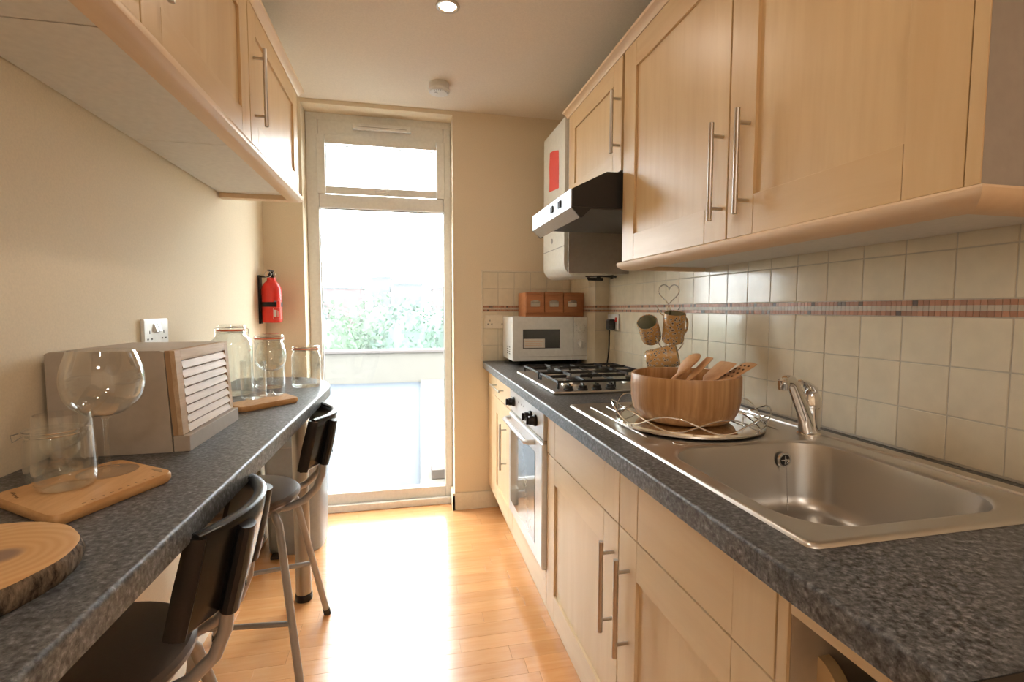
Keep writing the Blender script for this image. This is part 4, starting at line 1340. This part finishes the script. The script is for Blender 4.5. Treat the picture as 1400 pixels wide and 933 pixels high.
for i in range(8):
    a = .9235 + i * .0204
    b = a + .0155
    build('slat', MB().prism([(frx(a, .0126), a), (frx(a, .0215), a), (frx(b, .016), b), (frx(b, .0126), b)], 'y', y0 + .0305, y1 - .0225), 'oak', fr)

# ------------------------------------------------------------------ boards and log slice
def board(name, c4, z0, h, r, label, slot=None):
    """four corners (counter-clockwise) with rounded corners"""
    P = [Vector(p) for p in c4]; out = []
    for i in range(4):
        p, a, b = P[i], P[i - 1], P[(i + 1) % 4]
        u, v = (a - p).normalized(), (b - p).normalized()
        q0, q1 = p + u * r, p + v * r
        for k in range(7):
            s = k / 6
            out.append((1 - s) ** 2 * q0 + 2 * s * (1 - s) * p + s * s * q1)
    cen = sum(P, Vector((0, 0))) / 4
    def ring(d, z):
        return [(p.x + (cen.x - p.x) * d, p.y + (cen.y - p.y) * d, z) for p in out]
    loops = [ring(.03, z0), ring(0, z0 + h * .3), ring(0, z0 + h * .7), ring(.025, z0 + h), ]
    n = len(out)
    mb = MB()
    fs = [(i * n + k, i * n + (k + 1) % n, (i + 1) * n + (k + 1) % n, (i + 1) * n + k) for i in range(3) for k in range(n)]
    fs += [tuple(range(n)), tuple(3 * n + k for k in range(n))]
    mb.add([p for l in loops for p in l], fs)
    t = thing(name, (cen.x, cen.y, z0), label, 'board')
    build('board_slab', mb, 'board', t, angle=40)
    return t
b1 = board('serving_board', [(-.655, .915), (-.494, .792), (-.418, .985), (-.560, 1.090)], BZ + .0005, .0165, .022, 'wooden serving board under the balloon glass and tumbler, next to the log slice')
bt = BZ + .0172
build('finger_slot', MB().loft([(-.466, 1.006, bt), (-.452, .996, bt + .0002), (-.440, .982, bt)], [.004, .012, .004], [.0006, .001, .0006], (.7, .7, 0), 10), 'oak_side', b1)
mk = MB()
for i in range(9):
    s = i / 8
    p = Vector((-.487, .845)).lerp(Vector((-.445, .955)), s)
    mk.loft([(p.x, p.y, bt), (p.x + .003, p.y + .004, bt)], [.002, .0015], [.0003, .0003], (1, 0, 0), 5)
for i in range(5):
    p = Vector((-.628, .920)).lerp(Vector((-.606, .895)), i / 4)
    mk.loft([(p.x, p.y, bt), (p.x + .006, p.y - .002, bt), (p.x + .005, p.y - .007, bt)], [.0016, .0022, .0012], [.0003, .0003, .0003], (1, .4, 0), 5)
build('burnt_mark', mk, 'ink', b1)
b2 = board('serving_board', [(-.560, 1.66), (-.490, 1.585), (-.356, 1.735), (-.420, 1.83)], BZ + .0005, .0165, .016, 'wooden serving board at the far end of the bar under the small glasses')

wsl = Vector((-.511, .636))
t = thing('log_slice', (wsl.x, wsl.y, BZ), 'round slice of log with rough bark edge, nearest on the bar', 'log slice')
def lump(a):
    return 1 + .010 * math.sin(3 * a + 1) + .005 * math.sin(7 * a) + .004 * math.sin(13 * a + 2)
nn = 140
def lring(r, z, rough=0.0):
    return [(wsl.x + r * lump(2 * PI * i / nn) * math.cos(2 * PI * i / nn) + rough * RND.uniform(-1, 1), wsl.y + r * lump(2 * PI * i / nn) * math.sin(2 * PI * i / nn) + rough * RND.uniform(-1, 1), z) for i in range(nn)]
lo = [lring(.119, BZ + .0005, .001), lring(.122, BZ + .007, .0016), lring(.1235, BZ + .015, .0016), lring(.123, BZ + .023, .0016), lring(.121, BZ + .0285, .0008)]
mb = MB()
mb.add([p for l in lo for p in l], [(i * nn + k, i * nn + (k + 1) % nn, (i + 1) * nn + (k + 1) % nn, (i + 1) * nn + k) for i in range(len(lo) - 1) for k in range(nn)] + [tuple(range(nn))])
build('bark_edge', mb, 'bark', t, angle=80)
mb = MB()
rg = [lring(r, BZ + z) for r, z in ((.1205, .0286), (.117, .0305), (.09, .0308), (.05, .0308))]
mb.add([p for l in rg for p in l], [(i * nn + k, i * nn + (k + 1) % nn, (i + 1) * nn + (k + 1) % nn, (i + 1) * nn + k) for i in range(3) for k in range(nn)] + [tuple(3 * nn + k for k in range(nn))])
sl_ = build('cut_face', mb, 'slice', t, angle=40)

# ------------------------------------------------------------------ glassware
def vessel(name, x, y, z, prof, label, cat, th=.0014, n=48, group=None):
    """closed glass wall from an outer profile"""
    inner = [(max(r - th, 0), zz) for r, zz in prof if r > 0]
    return solo(name, MB().lathe(list(prof) + [(r, zz) for r, zz in reversed(inner)] + [(0, inner[0][1] + th * 2)], (x, y, z), n), 'glass', label, cat, group, angle=60)
def wine(name, x, y, z, s, label, prof=None):
    """stemmed glass as one wall: foot, stem, bowl"""
    w = [(0, 0), (.042 * s, 0), (.042 * s, .0015), (.020 * s, .004), (.006, .010), (.0042, .020), (.0042, .072 * s * 1.25)]
    bz_ = .075 * s * 1.25
    bowl_ = [(.010, bz_ + .004), (.030 * s, bz_ + .010 * s), (.050 * s, bz_ + .030 * s), (.0575 * s, bz_ + .058 * s), (.0555 * s, bz_ + .085 * s), (.046 * s, bz_ + .116 * s)]
    t = thing(name, (x, y, z), label, 'glass')
    build('foot', MB().lathe([(0, 0), (.042 * s, 0), (.0425 * s, .001), (.020 * s, .0035), (.006, .009), (.0045, .018), (.0045, .019)], (x, y, z), 48), 'glass', t, angle=60)
    build('stem', MB().lathe([(.0045, .0192), (.0040, .04), (.0042, bz_ - .002), (.009, bz_ + .003)], (x, y, z), 20), 'glass', t, angle=60)
    inn = [(max(r - .0011, .001), zz + .0008) for r, zz in bowl_]
    # fine profile by subdivision
    def fine(p):
        out = []
        for i in range(len(p) - 1):
            for k in range(4):
                s_ = k / 4
                a0, a1, a2, a3 = p[max(i - 1, 0)], p[i], p[i + 1], p[min(i + 2, len(p) - 1)]
                f = lambda c: .5 * (2 * a1[c] + (a2[c] - a0[c]) * s_ + (2 * a0[c] - 5 * a1[c] + 4 * a2[c] - a3[c]) * s_ ** 2 + (3 * a1[c] - a0[c] - 3 * a2[c] + a3[c]) * s_ ** 3)
                out.append((f(0), f(1)))
        return out + [p[-1]]
    ob = fine(bowl_); ib = fine(inn)
    build('bowl', MB().lathe([(0, bz_ + .0033)] + ob + list(reversed(ib)) + [(0, bz_ + .006)], (x, y, z), 56), 'glass', t, angle=70)
    return t
wine('wine_glass', -.534, 1.002, bt + .0002, 1.06, 'large balloon wine glass on the board in front of the bread bin')
vessel('tumbler', -.558, .932, bt + .0002, [(0, 0), (.030, 0), (.038, .002), (.0415, .012), (.0420, .035), (.0400, .085), (.0385, .122), (.038, .124)], 'large clear tumbler on the board beside the balloon glass', 'glass', .0018)
wine('wine_glass', -.456, 1.792, bt + .0002, .86, 'smaller wine glass on the far board, before the tall clip jar')
vessel('tumbler', -.497, 1.740, bt + .0002, [(0, 0), (.030, 0), (.036, .002), (.0385, .010), (.0385, .05), (.0380, .126)], 'straight clear tumbler on the far board, next to the bread bin', 'glass', .0016)

def clip_jar(x, y, z, r, h, neck, seal, label, rz=0.0, group=None):
    t = thing('clip_jar', (x, y, z), label, 'jar', group)
    o_ = [(0, 0), (r * .88, 0), (r * .97, .004), (r, .014), (r, h * .70), (r * .97, h * .77), (neck * 1.03, h * .86), (neck, h * .89), (neck, h * .905)]
    i_ = [(max(a - .0025, 0), b + (.004 if k < 3 else 0)) for k, (a, b) in enumerate(o_)]
    build('jar_body', MB().lathe(o_ + list(reversed(i_)), (x, y, z), 48), 'jar_glass', t, angle=60)
    build('seal_ring', MB().lathe([(neck - .002, h * .907), (neck + .004, h * .907), (neck + .004, h * .907 + .0035), (neck - .002, h * .907 + .0035)], (x, y, z), 40, closed=True), 'seal' if seal else 'jar_glass', t)
    build('jar_lid', MB().lathe([(0, h * .91 + .004), (neck + .003, h * .91 + .004), (neck + .0045, h * .91 + .008), (neck + .002, h * .985), (neck * .8, h), (0, h)], (x, y, z), 40), 'jar_glass', t)
    cl_ = MB()
    for zz in (h * .89, h * .955):
        rr = neck + .0052
        cl_.tube([(x + rr * math.cos(2 * PI * i / 36), y + rr * math.sin(2 * PI * i / 36), z + zz) for i in range(36)], .0016, 6, closed=True)
    for a in (rz, rz + PI):
        c, s = math.cos(a), math.sin(a)
        rr = neck + .0055
        cl_.tube([(x + rr * c, y + rr * s, z + h * .955), (x + (rr + .012) * c, y + (rr + .012) * s, z + h * .93), (x + (rr + .010) * c, y + (rr + .010) * s, z + h * .80), (x + rr * c, y + rr * s, z + h * .87)], .0012, 6)
    build('wire_clip', cl_, 'chrome', t)
    return t
clip_jar(-.632, 1.030, BZ + .0005, .043, .098, .038, False, 'small clear clip jar against the wall behind the large tumbler', .5)
clip_jar(-.398, 2.085, BZ + .0005, .056, .168, .047, True, 'wide clip-top jar with an orange seal at the end of the bar', 2.6)
clip_jar(-.535, 2.085, BZ + .0005, .055, .215, .048, True, 'tall clip-top jar with an orange seal before the fire extinguisher', 2.8)
clip_jar(-.625, 1.945, BZ + .0005, .068, .258, .043, True, 'tallest clip-top jar behind the bread bin near the cream wall', 3.0)

# ------------------------------------------------------------------ fire extinguisher
ex, ey = -.681, 2.735
t = thing('fire_extinguisher', (ex, ey, 1.128), 'small red fire extinguisher strapped to the left wall by the window', 'fire extinguisher')
cyl = build('cylinder', MB().lathe([(0, 0), (.040, 0), (.046, .004), (.048, .012), (.048, .165), (.045, .185), (.034, .205), (.022, .216), (.020, .232), (0, .232)], (ex, ey, 1.128), 36), 'red', t)
build('valve', MB().lathe([(0, 0), (.014, 0), (.014, .018), (.010, .022), (.010, .030), (0, .030)], (ex, ey, 1.3605), 18), 'black', t)
build('lever', MB().rbox(ex - .008, ex + .008, ey - .045, ey + .03, 1.391, 1.399, .002).rbox(ex - .007, ex + .007, ey - .040, ey + .02, 1.373, 1.379, .002), 'black', t)
build('gauge', MB().lathe([(0, .010), (.012, .010), (.013, 0), (0, 0)], (ex + .016, ey - .012, 1.372), 18, M=Matrix.Rotation(PI / 2.4, 4, 'Y')), 'nickel', t)
build('safety_pin', MB().tube([(ex - .004 + .016 * math.cos(2 * PI * i / 24), ey - .048, 1.375 + .016 * math.sin(2 * PI * i / 24)) for i in range(24)], .0014, 6, closed=True), 'nickel', t)
br = build('bracket', MB().rbox(XL + .0006, XL + .011, ey - .020, ey + .020, 1.122, 1.372, .002).rbox(XL + .011, ex - .004, ey - .010, ey + .010, 1.361, 1.367, .001), 'black', t)
strap = [(ex + .0495 * math.cos(2 * PI * i / 36), ey + .0495 * math.sin(2 * PI * i / 36)) for i in range(36)]
build('strap', MB().lathe([(.0482, 0), (.0500, 0), (.0500, .024), (.0482, .024)], (ex, ey, 1.210), 36, closed=True), 'black', t)
build('buckle', MB().rbox(ex + .034, ex + .050, ey - .052, ey - .030, 1.204, 1.240, .003), 'red', t)
def on_cyl(a, dz, r=.0484):
    return (ex + r * math.cos(a), ey + r * math.sin(a), 1.128 + dz)
lbl = MB()
for a0, a1, d0, d1 in ((-1.25, -.35, .018, .0195), (-1.25, -.35, .0745, .076), (-1.25, -1.22, .018, .076), (-.38, -.35, .018, .076), (-1.15, -.95, .030, .066), (-.86, -.82, .030, .066), (-.76, -.72, .030, .060)):
    k_ = 6
    vs = [on_cyl(a0 + (a1 - a0) * i / k_, d) for i in range(k_ + 1) for d in (d0, d1)]
    lbl.add(vs, [(2 * i, 2 * i + 2, 2 * i + 3, 2 * i + 1) for i in range(k_)])
build('printed_label', lbl, 'white', cyl)
build('gauge_panel', MB().rbox(ex + .020, ex + .0425, ey - .0475, ey - .030, 1.2345, 1.2395, .001), 'gauge', t)

# ------------------------------------------------------------------ outside
struct('terrace', MB().box(-6, 8, YE + .31, 8.9, -.25, -.10), 'paving', 'blue grey paved terrace outside the window')
tw = MB()
tw.box(-6, 8, 8.75, 9.0, -.1, .435)
struct('terrace_wall', tw, 'render', 'low pale rendered wall across the far end of the terrace')
struct('terrace_coping', MB().box(-6.05, 8.05, 8.70, 9.05, .4355, .475), 'coping', 'coping stones on the low terrace wall')
strip = MB().add([(.235, 8.74, -.0995), (.09, 3.6, -.0995), (.07, 3.16, -.0995), (3.0, 3.16, -.0995), (3.0, 8.74, -.0995)], [(0, 1, 2, 3, 4)])
strip.v += [(x, y, -.06) for x, y, z in strip.v[:5]]
strip.f += [(5, 6, 7, 8, 9)] + [(i, (i + 1) % 5, 5 + (i + 1) % 5, 5 + i) for i in range(5)]
struct('path', strip, 'render', 'pale paved strip along the right side of the terrace')
solo('planter_block', MB().rbox(.17, .62, 3.55, 3.75, -.0595, .012, .006), 'coping', 'low grey block on the pale strip just outside the window', 'block')
struct('ground', MB().box(-150, 150, 9.1, 240, -3.2, -3.0), 'field', 'sloping green ground beyond the terrace wall')

def tree(x, y, top, rad, mat, label, seed):
    rr = random.Random(seed)
    t = thing('garden_tree', (x, y, -3.0), label, 'tree', 'trees beyond the terrace wall')
    build('trunk', MB().tube([(x, y, -3.0), (x + .1, y, -1.6), (x, y, top - rad)], [.16, .13, .06], 8), 'trunk', t)
    mb = MB()
    for i in range(2600):
        a, u = rr.uniform(0, 2 * PI), rr.uniform(-1, 1)
        d = rr.uniform(.45, 1.0) ** .6
        q = math.sqrt(1 - u * u)
        bump = 1 + .22 * math.sin(3 * a + seed) * math.cos(2.5 * u + seed)
        c = Vector((x + rad * 1.0 * d * q * math.cos(a) * bump, y + rad * d * q * math.sin(a) * bump, top - rad * 2.0 + rad * 1.9 * d * u * bump))
        e1 = Vector((rr.uniform(-1, 1), rr.uniform(-1, 1), rr.uniform(-1, 1))).normalized()
        e2 = e1.cross(Vector((rr.uniform(-1, 1), rr.uniform(-1, 1), rr.uniform(-1, 1)))).normalized()
        w = rr.uniform(.05, .10)
        mb.add([c - e1 * w, c - e2 * w * .6, c + e1 * w, c + e2 * w * .6], [(0, 1, 2, 3)])
    o = build('leaf_crown', mb, mat, t, smooth=False, recalc=False)
    inner = MB()
    inner.lathe([(0, -1.6 * rad)] + [(rad * .80 * math.cos(b), rad * 1.6 * math.sin(b)) for b in [-1.2 + .3 * i for i in range(9)]] + [(0, 1.6 * rad)], (x, y, top - rad * 2.0), 14)
    build('crown_core', inner, mat, t)
def tree_row(y, xs, top, mats, labels, seed):
    for i, (x, lb) in enumerate(zip(xs, labels)):
        tree(x, y, top + .12 * math.sin(i * 2.3 + seed), .92, mats[i % 2], lb, seed + i)
tree_row(13.2, (-3.9, -1.9, .1, 2.1), 1.42, ('leaf_b', 'leaf_a'), ('pale tree at the left edge of the window view', 'yellow green tree left of the middle of the window view', 'rounded tree in the middle of the window view', 'tree at the right edge of the window view'), 3)
tree_row(15.6, (-4.9, -2.9, -.9, 1.1, 3.1), 1.62, ('leaf_a', 'leaf_b'), ('tree of the second row, seen past the left window jamb', 'tree of the second row between the two leftmost trees', 'tree of the second row left of the rounded tree', 'tree of the second row right of the rounded tree', 'tree of the second row, seen past the right window jamb'), 11)
washout = MB().box(-40, 40, 9.4, 15.5, -2.99, 10)  # volume added to wash out the trees as overexposure would
hz = build('washout', washout, 'washout', None, (0, 9.4, -2.99), smooth=False)
tag(hz, 'added scatter volume washing out the trees beyond the terrace wall', 'washout', kind='stuff')

def far_building(x0, x1, y, z1, mat, label, cols, rows):
    t = thing('far_building', ((x0 + x1) / 2, y, -3.0), label, 'building', 'buildings on the skyline')
    build('wall', MB().box(x0, x1, y, y + 8, -3.0, z1), mat, t)
    build('roof', MB().box(x0 - .2, x1 + .2, y - .2, y + 8.2, z1, z1 + .35), 'far_grey', t)
    for i in range(cols):
        for j in range(rows):
            cx = x0 + (x1 - x0) * (i + .5) / cols
            cz = z1 - 1.4 - j * 2.4
            build('window', MB().box(cx - .55, cx + .55, y - .06, y - .01, cz - .6, cz + .6), 'far_window', t)
far_building(-17, -6.5, 75, 4.2, 'brick_pink', 'low pink brick block on the left of the skyline', 5, 2)
far_building(-5.6, -2.6, 85, 6.4, 'far_grey', 'narrow pale tower, tallest in the middle of the skyline', 2, 3)
far_building(-2.0, 2.6, 82, 5.2, 'far_grey', 'pale grey block right of the narrow tower', 3, 2)
far_building(4.2, 8.2, 78, 4.4, 'brick_pink', 'small pink brick block on the right of the skyline', 3, 2)
far_building(9.0, 22, 110, 6.0, 'far_grey', 'long grey block furthest away at the right', 6, 2)
